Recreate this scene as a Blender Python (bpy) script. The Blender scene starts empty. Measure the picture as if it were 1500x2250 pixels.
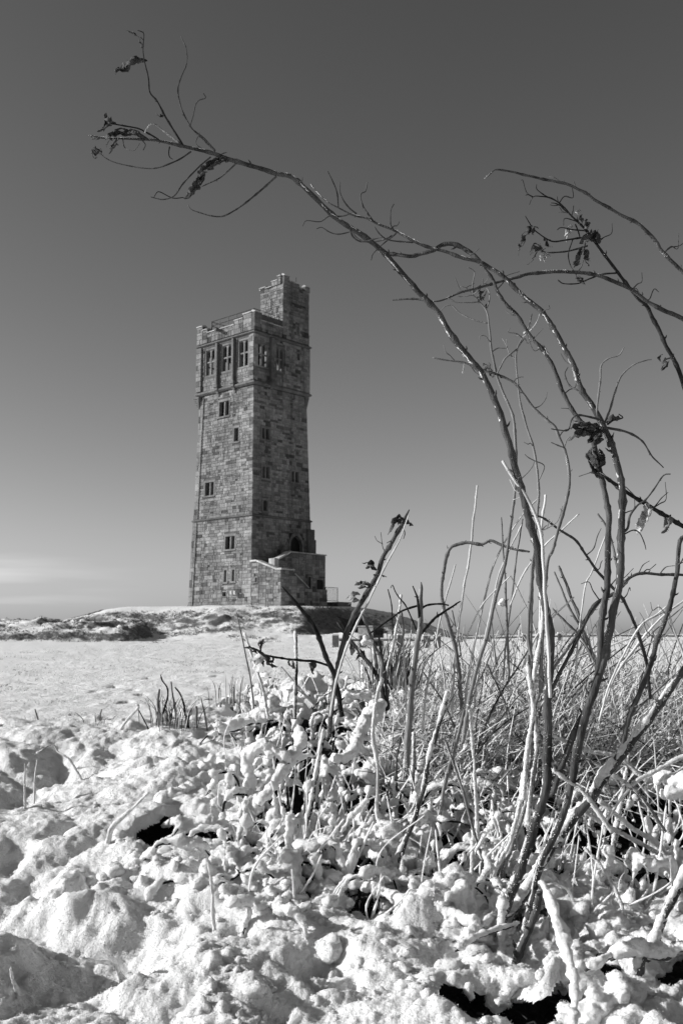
import bpy, bmesh, math, random
import numpy as np
from mathutils import Vector, Matrix

# ------------------------------------------------------------------ camera, sky, sun, exposure
SC = bpy.context.scene
COL = SC.collection
FPX = 2200.0                      # focal length of the photograph in its own pixels (1500 x 2250)
TILT = math.atan(270 / FPX)
EYE = 1.3
cam_data = bpy.data.cameras.new('camera')
cam = bpy.data.objects.new('camera', cam_data)
COL.objects.link(cam)
SC.camera = cam
cam.location = (0, 0, EYE)
cam.rotation_euler = (math.pi / 2 + TILT, 0, 0)
cam_data.sensor_fit = 'VERTICAL'
cam_data.sensor_height = 36
cam_data.lens = FPX / 2250 * 36
cam_data.clip_start = 0.05
cam_data.clip_end = 9000
cam_data.dof.use_dof = True
cam_data.dof.focus_distance = 1.95
cam_data.dof.aperture_fstop = 18

SUN_ELEV = math.radians(22)
SUN_AZ = math.radians(-91)        # from +Y, negative to the left
sun_dir = Vector((math.sin(SUN_AZ) * math.cos(SUN_ELEV), math.cos(SUN_AZ) * math.cos(SUN_ELEV), math.sin(SUN_ELEV)))

world = bpy.data.worlds.new('World')
SC.world = world
world.use_nodes = True
wn = world.node_tree
sky = wn.nodes.new('ShaderNodeTexSky')
sky.sky_type = 'NISHITA'
sky.sun_disc = False
sky.sun_elevation = SUN_ELEV
sky.sun_rotation = SUN_AZ
sky.air_density = 2.0
sky.dust_density = 0.5
sky.ozone_density = 1.0
# black and white film behind a red filter: only the red channel of the sky is recorded
sep = wn.nodes.new('ShaderNodeSeparateColor')
wn.links.new(sky.outputs[0], sep.inputs[0])
# contrast of the film, the same over the whole sky
pw = wn.nodes.new('ShaderNodeMath'); pw.operation = 'POWER'; pw.inputs[1].default_value = 1.42
wn.links.new(sep.outputs[0], pw.inputs[0])
pm = wn.nodes.new('ShaderNodeMath'); pm.operation = 'MULTIPLY'; pm.inputs[1].default_value = 0.47
wn.links.new(pw.outputs[0], pm.inputs[0])
bgn = wn.nodes['Background']
bgn.inputs[1].default_value = 0.062
# thin cirrus streaks low in the sky
tc = wn.nodes.new('ShaderNodeTexCoord')
sx = wn.nodes.new('ShaderNodeSeparateXYZ')
wn.links.new(tc.outputs['Generated'], sx.inputs[0])
mp = wn.nodes.new('ShaderNodeMapping')
mp.inputs['Rotation'].default_value = (0.0, math.radians(9), 0.0)
mp.inputs['Scale'].default_value = (4.5, 4.5, 60)
mp.inputs['Location'].default_value = (0.55, 0.0, 0.7)
wn.links.new(tc.outputs['Generated'], mp.inputs[0])
cn = wn.nodes.new('ShaderNodeTexNoise')
cn.inputs['Scale'].default_value = 1.0
cn.inputs['Detail'].default_value = 3
cn.inputs['Roughness'].default_value = 0.45
wn.links.new(mp.outputs[0], cn.inputs['Vector'])
cr = wn.nodes.new('ShaderNodeMapRange')
cr.inputs[1].default_value = 0.55
cr.inputs[2].default_value = 0.80
wn.links.new(cn.outputs[0], cr.inputs[0])
ce = wn.nodes.new('ShaderNodeMapRange')      # cirrus lies in a low belt of the sky
ce.interpolation_type = 'SMOOTHSTEP'
ce.inputs[1].default_value = 0.12
ce.inputs[2].default_value = 0.06
wn.links.new(sx.outputs[2], ce.inputs[0])
cx = wn.nodes.new('ShaderNodeMapRange')      # and only to the left
cx.interpolation_type = 'SMOOTHSTEP'
cx.inputs[1].default_value = -0.17
cx.inputs[2].default_value = -0.34
wn.links.new(sx.outputs[0], cx.inputs[0])
cq = wn.nodes.new('ShaderNodeMath'); cq.operation = 'MULTIPLY'
wn.links.new(ce.outputs[0], cq.inputs[0]); wn.links.new(cx.outputs[0], cq.inputs[1])
cm = wn.nodes.new('ShaderNodeMath'); cm.operation = 'MULTIPLY'
wn.links.new(cr.outputs[0], cm.inputs[0]); wn.links.new(cq.outputs[0], cm.inputs[1])
cm2 = wn.nodes.new('ShaderNodeMath'); cm2.operation = 'MULTIPLY_ADD'
cm2.inputs[1].default_value = 2.4
wn.links.new(cm.outputs[0], cm2.inputs[0]); wn.links.new(pm.outputs[0], cm2.inputs[2])
wn.links.new(cm2.outputs[0], bgn.inputs[0])

sun_data = bpy.data.lights.new('sun', 'SUN')
sun_data.energy = 5.0
sun_data.angle = math.radians(0.53)
sun = bpy.data.objects.new('sun', sun_data)
COL.objects.link(sun)
sun.rotation_euler = sun_dir.to_track_quat('Z', 'Y').to_euler()
sun.location = (-20, 5, 30)

SC.view_settings.view_transform = 'Standard'
SC.view_settings.look = 'None'
SC.view_settings.exposure = 0.36
SC.view_settings.gamma = 1.0
SC.view_settings.use_curve_mapping = False
SC.cycles.use_denoising = True
SC.cycles.max_bounces = 6
SC.cycles.diffuse_bounces = 5
SC.cycles.caustics_reflective = False
SC.cycles.caustics_refractive = False

rng = np.random.default_rng(11)
random.seed(11)

# ------------------------------------------------------------------ helpers
def hash3(ix, iy, iz):
    h = (ix.astype(np.int64) * 374761393 + iy.astype(np.int64) * 668265263 + iz.astype(np.int64) * 2147483647) & 0xFFFFFFFF
    h = ((h ^ (h >> 13)) * 1274126177) & 0xFFFFFFFF
    h = (h ^ (h >> 16)) & 0xFFFFFFFF
    h = (h * 2246822519) & 0xFFFFFFFF
    return ((h ^ (h >> 15)) & 0xFFFFFF) / float(0xFFFFFF)

def vnoise(p):
    """smooth value noise in 0..1 for an (n,3) array"""
    p = np.asarray(p, float)
    i = np.floor(p); f = p - i
    u = f * f * f * (f * (f * 6 - 15) + 10)
    ix, iy, iz = i[:, 0].astype(np.int64), i[:, 1].astype(np.int64), i[:, 2].astype(np.int64)
    r = 0
    for dx in (0, 1):
        wx = u[:, 0] if dx else 1 - u[:, 0]
        for dy in (0, 1):
            wy = u[:, 1] if dy else 1 - u[:, 1]
            for dz in (0, 1):
                wz = u[:, 2] if dz else 1 - u[:, 2]
                r = r + wx * wy * wz * hash3(ix + dx, iy + dy, iz + dz)
    return r

def noise2(x, y, s, seed=0):
    """fractal signed noise -1..1 at feature size s"""
    x = np.asarray(x, float); y = np.asarray(y, float)
    sh = x.shape
    c, n = 0.8, 0.6
    X = (x * c - y * n).ravel() / s; Y = (x * n + y * c).ravel() / s
    p = np.stack([X + seed * 17.3, Y - seed * 9.1, np.full(X.shape, seed * 3.7)], 1)
    return (2 * vnoise(p) - 1).reshape(sh)

def smooth(a, b, x):
    t = np.clip((x - a) / (b - a), 0, 1)
    return t * t * (3 - 2 * t)

def mk(name, V, F, mat, parent=None, sm=False, tone=None, loc=None):
    me = bpy.data.meshes.new(name)
    V = np.asarray(V, float)
    if isinstance(F, np.ndarray):
        n, k = F.shape
        me.vertices.add(len(V)); me.vertices.foreach_set('co', V.astype(np.float32).ravel())
        me.loops.add(n * k); me.loops.foreach_set('vertex_index', F.astype(np.int32).ravel())
        me.polygons.add(n)
        me.polygons.foreach_set('loop_start', np.arange(0, n * k, k, dtype=np.int32))
        me.update(calc_edges=True)
        me.validate()
    else:
        me.from_pydata([tuple(v) for v in V], [], [tuple(f) for f in F])
    if sm:
        me.polygons.foreach_set('use_smooth', np.ones(len(me.polygons), bool))
    if tone is not None:
        a = me.attributes.new('tone', 'FLOAT', 'FACE')
        a.data.foreach_set('value', np.asarray(tone, np.float32))
    me.materials.append(mat)
    me.update()
    o = bpy.data.objects.new(name, me)
    COL.objects.link(o)
    if parent is not None:
        o.parent = parent
    if loc is not None:
        o.location = loc
    return o

def tag(o, label=None, cat=None, group=None, kind=None):
    if label: o['label'] = label
    if cat: o['category'] = cat
    if group: o['group'] = group
    if kind: o['kind'] = kind
    return o

def empty(name, loc=(0, 0, 0), rz=0.0):
    o = bpy.data.objects.new(name, None)
    COL.objects.link(o)
    o.location = loc
    o.rotation_euler = (0, 0, rz)
    o.empty_display_size = 0.1
    return o

class MB:
    """collects shapes that become one mesh"""
    def __init__(s): s.V = []; s.F = []; s.T = []
    def add(s, V, F, tone=0.5):
        k = len(s.V)
        s.V += [tuple(v) for v in V]
        s.F += [tuple(i + k for i in f) for f in F]
        s.T += [tone] * len(F)
    def box(s, x0, x1, y0, y1, z0, z1, tone=0.5):
        V = [(x0, y0, z0), (x1, y0, z0), (x1, y1, z0), (x0, y1, z0), (x0, y0, z1), (x1, y0, z1), (x1, y1, z1), (x0, y1, z1)]
        s.add(V, [(0, 3, 2, 1), (4, 5, 6, 7), (0, 1, 5, 4), (1, 2, 6, 5), (2, 3, 7, 6), (3, 0, 4, 7)], tone)
    def prism(s, poly, d0, d1, fn, tone=0.5):
        """poly in 2-D extruded from d0 to d1; fn(a,b,d) -> xyz"""
        n = len(poly)
        V = [fn(a, b, d0) for a, b in poly] + [fn(a, b, d1) for a, b in poly]
        F = [tuple(range(n)), tuple(range(2 * n - 1, n - 1, -1))]
        F += [(i, i + n, (i + 1) % n + n, (i + 1) % n) for i in range(n)]
        s.add(V, F, tone)
    def tube(s, a, b, r, n=6, tone=0.5):
        V, F = tube_mesh(np.array([a, b], float), np.array([r, r]), n)
        s.add(V, F.tolist(), tone)
    def build(s, name, mat, parent=None, sm=False):
        o = mk(name, s.V, s.F, mat, parent, sm, s.T)
        bm = bmesh.new(); bm.from_mesh(o.data)
        bmesh.ops.recalc_face_normals(bm, faces=bm.faces)
        bm.to_mesh(o.data); bm.free()
        return o

def resample(P, R, step):
    """Catmull-Rom through the points, evenly stepped"""
    P = np.asarray(P, float); R = np.asarray(R, float)
    if len(P) == 2:
        n = max(2, int(np.linalg.norm(P[1] - P[0]) / step) + 1)
        t = np.linspace(0, 1, n)[:, None]
        return P[0] * (1 - t) + P[1] * t, R[0] * (1 - t[:, 0]) + R[1] * t[:, 0]
    Q = np.vstack([2 * P[0] - P[1], P, 2 * P[-1] - P[-2]])
    out, ro = [], []
    for i in range(1, len(Q) - 2):
        p0, p1, p2, p3 = Q[i - 1:i + 3]
        n = max(2, int(np.linalg.norm(p2 - p1) / step) + 1)
        t = np.linspace(0, 1, n, endpoint=False)[:, None]
        out.append(0.5 * (2 * p1 + (p2 - p0) * t + (2 * p0 - 5 * p1 + 4 * p2 - p3) * t**2 + (3 * p1 - p0 - 3 * p2 + p3) * t**3))
        ro.append(R[i - 1] * (1 - t[:, 0]) + R[i] * t[:, 0])
    out.append(P[-1:]); ro.append(R[-1:])
    return np.vstack(out), np.concatenate(ro)

def frames(P):
    T = np.gradient(P, axis=0)
    T /= np.linalg.norm(T, axis=1)[:, None] + 1e-12
    u = np.cross(T[0], [0.3, 0.9, 0.2]); u /= np.linalg.norm(u) + 1e-12
    U = [u]
    for i in range(1, len(P)):
        u = U[-1] - T[i] * np.dot(U[-1], T[i])
        u /= np.linalg.norm(u) + 1e-12
        U.append(u)
    U = np.array(U)
    return T, U, np.cross(T, U)

def tube_mesh(P, R, n=6, cap=True):
    P = np.asarray(P, float); R = np.asarray(R, float)
    T, U, W = frames(P)
    a = np.linspace(0, 2 * math.pi, n, endpoint=False)
    ring = U[:, None, :] * np.cos(a)[None, :, None] + W[:, None, :] * np.sin(a)[None, :, None]
    V = (P[:, None, :] + ring * R[:, None, None]).reshape(-1, 3)
    m = len(P)
    i = np.arange(m - 1)[:, None] * n; j = np.arange(n)[None, :]; k = (j + 1) % n
    F = np.stack([i + j, i + k, i + n + k, i + n + j], -1).reshape(-1, 4)
    if cap:
        V = np.vstack([V, P[0] - T[0] * R[0] * 0.3, P[-1] + T[-1] * R[-1] * 0.5])
        c0, c1 = len(V) - 2, len(V) - 1
        j = np.arange(n); k = (j + 1) % n
        F = np.vstack([F, np.stack([np.full(n, c0), k, j, j], -1), np.stack([np.full(n, c1), (m - 1) * n + j, (m - 1) * n + k, (m - 1) * n + k], -1)])
    return V, F

def quads_tris(F):
    """faces as lists, folding the doubled corners of cap triangles"""
    return [tuple(f[:3]) if f[2] == f[3] else tuple(f) for f in F.tolist()]

class Geo:
    """collects numpy pieces that become one mesh (quads and triangles)"""
    def __init__(s): s.V = []; s.F = []; s.n = 0; s.T = []
    def add(s, V, F, tone=0.5):
        s.V.append(V); s.F.append(np.asarray(F) + s.n); s.n += len(V); s.T.append(np.full(len(F), tone))
    def build(s, name, mat, parent=None, sm=True, tone=True):
        V = np.vstack(s.V); F = np.vstack(s.F)
        me_faces = quads_tris(F)
        return mk(name, V, me_faces, mat, parent, sm, np.concatenate(s.T) if tone else None)

# the line of sight through a pixel of the photograph, used to find where a traced thing stands at a given distance
def ray(px, py):
    a, b = (px - 750) / FPX, (1125 - py) / FPX
    c, s = math.cos(TILT), math.sin(TILT)
    return np.array([a, c - b * s, s + b * c])

def at(px, py, d):
    r = ray(px, py)
    return r * (d / r[1]) + np.array([0, 0, EYE])

# ------------------------------------------------------------------ materials
def new_mat(name):
    m = bpy.data.materials.new(name); m.use_nodes = True
    nt = m.node_tree
    return m, nt, nt.nodes['Principled BSDF']

def N(nt, t, **kw):
    n = nt.nodes.new('ShaderNode' + t)
    for k, v in kw.items():
        if k in ('operation', 'data_type', 'attribute_name', 'feature', 'noise_dimensions', 'blend_type', 'interpolation_type', 'musgrave_type'):
            setattr(n, k, v)
        else:
            n.inputs[k.replace('_', ' ')].default_value = v
    return n

def ramp(nt, src, stops):
    n = nt.nodes.new('ShaderNodeValToRGB')
    els = n.color_ramp.elements
    while len(els) < len(stops): els.new(0.5)
    for e, (p, v) in zip(els, stops):
        e.position = p; e.color = (v, v, v, 1)
    nt.links.new(src, n.inputs[0])
    return n.outputs[0]

def coords(nt, scale=(1, 1, 1), kind='Object'):
    t = nt.nodes.new('ShaderNodeTexCoord')
    m = nt.nodes.new('ShaderNodeMapping')
    m.inputs['Scale'].default_value = scale
    nt.links.new(t.outputs[kind], m.inputs[0])
    return m.outputs[0]

def bump(nt, h, strength, dist, normal=None):
    b = nt.nodes.new('ShaderNodeBump')
    b.inputs['Strength'].default_value = strength
    b.inputs['Distance'].default_value = dist
    nt.links.new(h, b.inputs['Height'])
    if normal is not None: nt.links.new(normal, b.inputs['Normal'])
    return b.outputs[0]

def mat_noise(name, lo, hi, scale=8, stretch=(1, 1, 1), rough=0.85, b=0.3, bd=0.01, fine=6.0, spec=0.12, kind='Object'):
    m, nt, p = new_mat(name)
    v = coords(nt, stretch, kind)
    n = N(nt, 'TexNoise', Scale=scale, Detail=5, Roughness=0.6); nt.links.new(v, n.inputs['Vector'])
    nt.links.new(ramp(nt, n.outputs[0], [(0.3, lo), (0.7, hi)]), p.inputs['Base Color'])
    p.inputs['Roughness'].default_value = rough
    p.inputs['Specular IOR Level'].default_value = spec
    n2 = N(nt, 'TexNoise', Scale=scale * fine, Detail=3); nt.links.new(v, n2.inputs['Vector'])
    nt.links.new(bump(nt, n2.outputs[0], b, bd), p.inputs['Normal'])
    return m

def mat_snow(name, grain, depth, base=0.86, speck=None):
    m, nt, p = new_mat(name)
    v = coords(nt)
    n = N(nt, 'TexNoise', Scale=grain, Detail=4, Roughness=0.65); nt.links.new(v, n.inputs['Vector'])
    n2 = N(nt, 'TexNoise', Scale=grain * 0.22, Detail=3); nt.links.new(v, n2.inputs['Vector'])
    b1 = bump(nt, n2.outputs[0], 0.4, depth * 3)
    nt.links.new(bump(nt, n.outputs[0], 0.9, depth, b1), p.inputs['Normal'])
    p.inputs['Base Color'].default_value = (base, base, base, 1)
    p.inputs['Roughness'].default_value = 0.55
    p.inputs['Specular IOR Level'].default_value = 0.35
    p.inputs['Subsurface Weight'].default_value = 0.6
    p.inputs['Subsurface Radius'].default_value = (1, 1, 1)
    p.inputs['Subsurface Scale'].default_value = 0.007
    if speck:
        s0, dark = speck
        n3 = N(nt, 'TexNoise', Scale=s0, Detail=6, Roughness=0.7); nt.links.new(v, n3.inputs['Vector'])
        nt.links.new(ramp(nt, n3.outputs[0], [(0.30, dark), (0.40, base)]), p.inputs['Base Color'])
    return m

M = {}
M['snow'] = mat_snow('snow_near', 300, 0.006, 0.83)
M['crust'] = mat_snow('snow_crust', 420, 0.005, 0.84)
M['bark'] = mat_noise('grey_bark', 0.025, 0.115, 60, (1, 1, 0.18), 0.95, 0.7, 0.003, spec=0.04)
M['dark_bark'] = mat_noise('dark_bark', 0.010, 0.05, 60, (1, 1, 0.25), 0.95, 0.6, 0.003, spec=0.04)
M['straw'] = mat_noise('pale_straw', 0.32, 0.70, 30, (1, 1, 0.15), 0.65, 0.3, 0.002)
M['stalk'] = mat_noise('brown_stalk', 0.07, 0.25, 40, (1, 1, 0.15), 0.75, 0.5, 0.002)
M['leaf'] = mat_noise('withered_leaf', 0.02, 0.10, 70, (1, 1, 1), 0.7, 0.8, 0.004)
M['pale_leaf'] = mat_noise('bleached_leaf', 0.22, 0.55, 60, (1, 1, 1), 0.7, 0.8, 0.004)
M['soil'] = mat_noise('dark_soil', 0.010, 0.05, 14, (1, 1, 1), 0.95, 0.9, 0.02)
M['iron'] = mat_noise('dark_iron', 0.015, 0.035, 10, (1, 1, 1), 0.5, 0.2, 0.004)
M['glass'] = mat_noise('dark_glass', 0.006, 0.014, 2, (1, 1, 1), 0.6, 0.05, 0.002, spec=0.1)
M['timber'] = mat_noise('weathered_timber', 0.10, 0.22, 6, (1, 1, 1), 0.85, 0.4, 0.01)
M['lamp'] = mat_noise('lamp_white', 0.3, 0.4, 5, (1, 1, 1), 0.4, 0.05, 0.002)
M['path_shade'] = mat_noise('path_shade', 0.03, 0.07, 3, (1, 1, 1), 0.9, 0.4, 0.02)  # dark tone stands in for the tower's shadow across the path
M['grass'] = mat_noise('winter_grass', 0.05, 0.16, 3, (1, 1, 1), 0.9, 0.2, 0.01)

def mat_stone(name, lo, hi):
    m, nt, p = new_mat(name)
    a = N(nt, 'Attribute', attribute_name='tone')
    base = ramp(nt, a.outputs['Fac'], [(0.0, lo * 0.42), (0.22, lo), (1.0, hi)])
    v = coords(nt)
    n = N(nt, 'TexNoise', Scale=5.5, Detail=6, Roughness=0.7); nt.links.new(v, n.inputs['Vector'])
    mx = N(nt, 'Mix', data_type='RGBA', blend_type='MULTIPLY'); mx.inputs[0].default_value = 1
    nt.links.new(base, mx.inputs[6]); nt.links.new(ramp(nt, n.outputs[0], [(0.3, 0.62), (0.7, 1.15)]), mx.inputs[7])
    n4 = N(nt, 'TexNoise', Scale=0.35, Detail=4, Roughness=0.6); nt.links.new(v, n4.inputs['Vector'])    # soot and weather stains
    mx2 = N(nt, 'Mix', data_type='RGBA', blend_type='MULTIPLY'); mx2.inputs[0].default_value = 1
    nt.links.new(mx.outputs[2], mx2.inputs[6]); nt.links.new(ramp(nt, n4.outputs[0], [(0.32, 0.55), (0.62, 1.08)]), mx2.inputs[7])
    v2 = coords(nt, (1.3, 1.3, 0.09))
    n5 = N(nt, 'TexNoise', Scale=1.0, Detail=4, Roughness=0.6); nt.links.new(v2, n5.inputs['Vector'])     # runs of damp down the wall
    mx3 = N(nt, 'Mix', data_type='RGBA', blend_type='MULTIPLY'); mx3.inputs[0].default_value = 1
    nt.links.new(mx2.outputs[2], mx3.inputs[6]); nt.links.new(ramp(nt, n5.outputs[0], [(0.30, 0.62), (0.52, 1.04)]), mx3.inputs[7])
    nt.links.new(mx3.outputs[2], p.inputs['Base Color'])
    p.inputs['Roughness'].default_value = 0.92
    p.inputs['Specular IOR Level'].default_value = 0.15
    n2 = N(nt, 'TexNoise', Scale=22, Detail=5, Roughness=0.7); nt.links.new(v, n2.inputs['Vector'])
    nt.links.new(bump(nt, n2.outputs[0], 0.8, 0.05), p.inputs['Normal'])
    return m
M['stone'] = mat_stone('sandstone', 0.165, 0.30)
M['dressed'] = mat_stone('dressed_sandstone', 0.14, 0.26)
M['mortar'] = mat_noise('mortar', 0.06, 0.11, 3, (1, 1, 1), 0.95, 0.4, 0.02)
M['coping'] = mat_stone('coping_stone', 0.3, 0.55)
# ------------------------------------------------------------------ terrain
TC = np.array([-7.857, 87.426, 3.66])       # centre of the tower's foot
PITS = []                                   # footprints in the field (x, y)
for px, py in [(322, 1491), (300, 1497), (292, 1515), (310, 1526), (276, 1542), (476, 1489), (424, 1524), (462, 1513),
               (60, 1495), (75, 1500), (340, 1476), (455, 1560), (468, 1535), (520, 1540), (250, 1508), (210, 1519)]:
    r = ray(px, py)
    d = 20.0
    for _ in range(20):
        d = (EYE - 0.0156 * max(d - 10, 0)) / (-r[2] / r[1])
    PITS.append((r[0] / r[1] * d, d))

def ground_h(x, y):
    f = 0.0156 * np.clip(y - 10, 0, 62) + 0.35 * smooth(50, 74, y) * smooth(6, 16, x)
    f = f + 0.026 * noise2(x, y, 0.28, 1) + 0.028 * noise2(x, y, 0.75, 2) + 0.012 * noise2(x, y, 0.13, 17) + 0.05 * noise2(x, y, 3.5, 3) * smooth(4, 12, y)
    f = f + 0.05 * np.clip(noise2(x * 0.6, y, 0.5, 4) - 0.25, 0, 1) * smooth(8, 30, y)
    for a, b in PITS:
        q = ((x - a) / 0.10) ** 2 + ((y - b) / 0.16) ** 2
        f = f - 0.12 * np.exp(-q ** 2)
    # mound of the tower
    dx = np.maximum(np.maximum(-16.5 - x, x - 1.2), 0)
    wob = 0.5 * noise2(x, y, 3.0, 5)
    dy = np.maximum(np.maximum(77.2 + wob * 0.7 + 6.5 * smooth(-3.5, 2.0, x) - y, y - 100), 0)
    dl = np.maximum(-16.5 - x, 0); dr = np.maximum(x - 1.2, 0)
    top = 3.62 - 0.055 * np.clip(82 - y, 0, 6) + 0.03 * noise2(x, y, 0.8, 6)
    side = np.sqrt((dl / 10.0) ** 2 + (dr / 11.0) ** 2 + (dy / 7.0) ** 2)
    k = 1 - smooth(0.0, 1.0, side)
    m = f + (top - f) * k
    scarp = k * (1 - k) * 4
    m = m + scarp * (0.12 * noise2(x, y, 0.9, 7) + 0.12 * noise2(x, y, 0.35, 8) + 0.16 * noise2(x, y, 2.2, 9))
    # a second, rougher step of old earthwork in front of the mound
    s2 = smooth(66, 70.5, y + 1.2 * noise2(x, y, 6, 10)) * (1 - smooth(74, 80, y)) * smooth(-14, -9, x) * (1 - smooth(3, 11, x))
    m = m + 0.35 * s2 * (1 + 0.4 * noise2(x, y, 1.2, 11))
    # lumpy bank along the left
    yb = 66 + 1.5 * noise2(x, y * 0.3, 7, 12)
    e = smooth(-3.2, 1.2, y - yb) * (1 - smooth(-15.0, -10.0, x))
    lump = 0.98 + 0.12 * noise2(x, y, 3.0, 13) + 0.20 * noise2(x, y, 1.0, 14) + 0.22 * noise2(x, y, 0.42, 15)
    lump = lump * (0.62 + 0.38 * smooth(0.5, 3.8, y - yb + 1.2 * noise2(x, y, 2.5, 16)))
    bk = f + e * lump * 1.18
    m = np.maximum(m, bk - (1 - e) * 3)
    # the hill falls away behind
    fall = smooth(104, 240, y) * 45 + smooth(20, 120, np.abs(x) - 0.5 * np.abs(y)) * 30
    return m - fall

def fan(ys, s, wx):
    Y, S = np.meshgrid(ys, s, indexing='ij')
    return wx(Y) * S, Y

def grid_faces(a, b):
    i = np.arange(a - 1)[:, None] * b; j = np.arange(b - 1)[None, :]
    return np.stack([i + j, i + j + 1, i + b + j + 1, i + b + j], -1).reshape(-1, 4)

ys = np.concatenate([[-40, -20, -8, -3, 0, 1, 2, 3], np.exp(np.linspace(math.log(3.6), math.log(62), 230)), np.linspace(62.2, 80, 90), [81, 83, 86, 90, 95, 100, 104, 110, 120, 140, 170, 210, 260, 400, 800, 1600, 3200, 6000]])
s = np.linspace(-1, 1, 340)
s = s + 7 * s ** 9
X, Y = fan(ys, s, lambda y: 3 + 0.42 * np.abs(y))
Z = ground_h(X, Y)
Z = np.where(Y < 3.4, Z - 0.05, Z)
V = np.stack([X, Y, Z], -1).reshape(-1, 3)

m, nt, p = new_mat('snowy_ground')
v = coords(nt)
geo = nt.nodes.new('ShaderNodeNewGeometry')
sg = nt.nodes.new('ShaderNodeSeparateXYZ'); nt.links.new(geo.outputs['Normal'], sg.inputs[0])
sp = nt.nodes.new('ShaderNodeSeparateXYZ'); nt.links.new(geo.outputs['Position'], sp.inputs[0])
n1 = N(nt, 'TexNoise', Scale=2.6, Detail=7, Roughness=0.8); nt.links.new(v, n1.inputs['Vector'])
n1b = N(nt, 'TexNoise', Scale=0.35, Detail=3, Roughness=0.6); nt.links.new(v, n1b.inputs['Vector'])
# rough tussocky grass shows through the snow on the steep banks, a few blades on the flat
steep = N(nt, 'MapRange'); steep.inputs[1].default_value = 0.985; steep.inputs[2].default_value = 0.80
nt.links.new(sg.outputs[2], steep.inputs[0])
far = N(nt, 'MapRange'); far.inputs[1].default_value = 58; far.inputs[2].default_value = 63; nt.links.new(sp.outputs[1], far.inputs[0])
st = N(nt, 'Math', operation='MULTIPLY'); nt.links.new(steep.outputs[0], st.inputs[0]); nt.links.new(far.outputs[0], st.inputs[1])
a1 = N(nt, 'Math', operation='MULTIPLY_ADD'); a1.inputs[1].default_value = 0.36
nt.links.new(st.outputs[0], a1.inputs[0]); nt.links.new(n1.outputs[0], a1.inputs[2])
a2 = N(nt, 'Math', operation='MULTIPLY_ADD'); a2.inputs[1].default_value = 0.28
nt.links.new(n1b.outputs[0], a2.inputs[0]); nt.links.new(a1.outputs[0], a2.inputs[2])
md = N(nt, 'MapRange'); md.inputs[1].default_value = 67; md.inputs[2].default_value = 72; md.inputs[3].default_value = 0.0; md.inputs[4].default_value = 0.085
nt.links.new(sp.outputs[1], md.inputs[0])
# unseen ground beyond the hilltop, darkened to cut bounce light on the tower
vl = N(nt, 'VectorMath', operation='DISTANCE'); vl.inputs[1].default_value = (0, 48, 0); nt.links.new(geo.outputs['Position'], vl.inputs[0])
mb = N(nt, 'MapRange'); mb.inputs[1].default_value = 58; mb.inputs[2].default_value = 95; mb.inputs[3].default_value = 0.0; mb.inputs[4].default_value = 0.24
nt.links.new(vl.outputs['Value'], mb.inputs[0])
a4 = N(nt, 'Math', operation='ADD'); nt.links.new(a2.outputs[0], a4.inputs[0]); nt.links.new(mb.outputs[0], a4.inputs[1])
a3 = N(nt, 'Math', operation='ADD'); nt.links.new(a4.outputs[0], a3.inputs[0]); nt.links.new(md.outputs[0], a3.inputs[1])
cover = ramp(nt, a3.outputs[0], [(0.83, 0.80), (0.91, 0.36), (1.01, 0.12)])
nt.links.new(cover, p.inputs['Base Color'])
p.inputs['Roughness'].default_value = 0.7
n2 = N(nt, 'TexNoise', Scale=5.5, Detail=6, Roughness=0.72); nt.links.new(v, n2.inputs['Vector'])
nt.links.new(bump(nt, n2.outputs[0], 0.9, 0.09), p.inputs['Normal'])
ground = mk('ground', V, grid_faces(*X.shape), m, sm=True)
tag(ground, 'snow covered field rising to a grassy mound', kind='structure')

# tussock grass poking through the snow of the banks
def tufts(name, pts, hmin, hmax, w, blades, mat, lean=0.35, label=None, parent=None):
    n = len(pts) * blades
    P = np.repeat(np.asarray(pts), blades, 0) + np.concatenate([rng.normal(0, w * 2.2, (n, 2)), np.zeros((n, 1))], 1)
    h = rng.uniform(hmin, hmax, n)
    az = rng.uniform(0, 2 * math.pi, n); ln = rng.uniform(0.1, 1, n) * lean
    D = np.stack([np.cos(az) * ln + 0.12, np.sin(az) * ln, np.ones(n)], 1); D /= np.linalg.norm(D, axis=1)[:, None]
    side = np.stack([-np.sin(az + 0.7), np.cos(az + 0.7), np.zeros(n)], 1) * (w * rng.uniform(0.5, 1, n))[:, None]
    mid = P + D * (h * 0.55)[:, None]
    tip = P + D * h[:, None] + np.stack([np.cos(az), np.sin(az), -0.6 * np.ones(n)], 1) * (h * 0.25)[:, None]
    B = P - D * 0.05 * h[:, None]
    V = np.stack([B - side, B + side, mid + side * 0.7, mid - side * 0.7, tip], 1).reshape(-1, 3)
    k = np.arange(n)[:, None] * 5
    F = [tuple(q) for q in (k + np.array([[0, 1, 2, 3]])).tolist()] + [tuple(q) for q in (k + np.array([[3, 2, 4]])).tolist()]
    o = mk(name, V, F, mat, parent)
    return tag(o, label, kind='stuff')

pts = []
while len(pts) < 9000:
    x = rng.uniform(-36, 16, 4000); y = rng.uniform(62, 80, 4000)
    h0 = ground_h(x, y); hx = ground_h(x + 0.25, y); hy = ground_h(x, y + 0.25)
    sl = np.hypot(hx - h0, hy - h0) / 0.25
    patch = noise2(x, y, 2.2, 21) + 0.6 * noise2(x, y, 0.8, 22)
    ok = (sl + 0.30 * patch > 0.40) & (patch > -0.15)
    pts += [(a, b, c) for a, b, c in zip(x[ok], y[ok], h0[ok])]
tufts('grass', pts[:9000], 0.05, 0.17, 0.012, 5, M['grass'], 0.7, 'rough winter grass poking through snow on the far banks')

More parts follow.
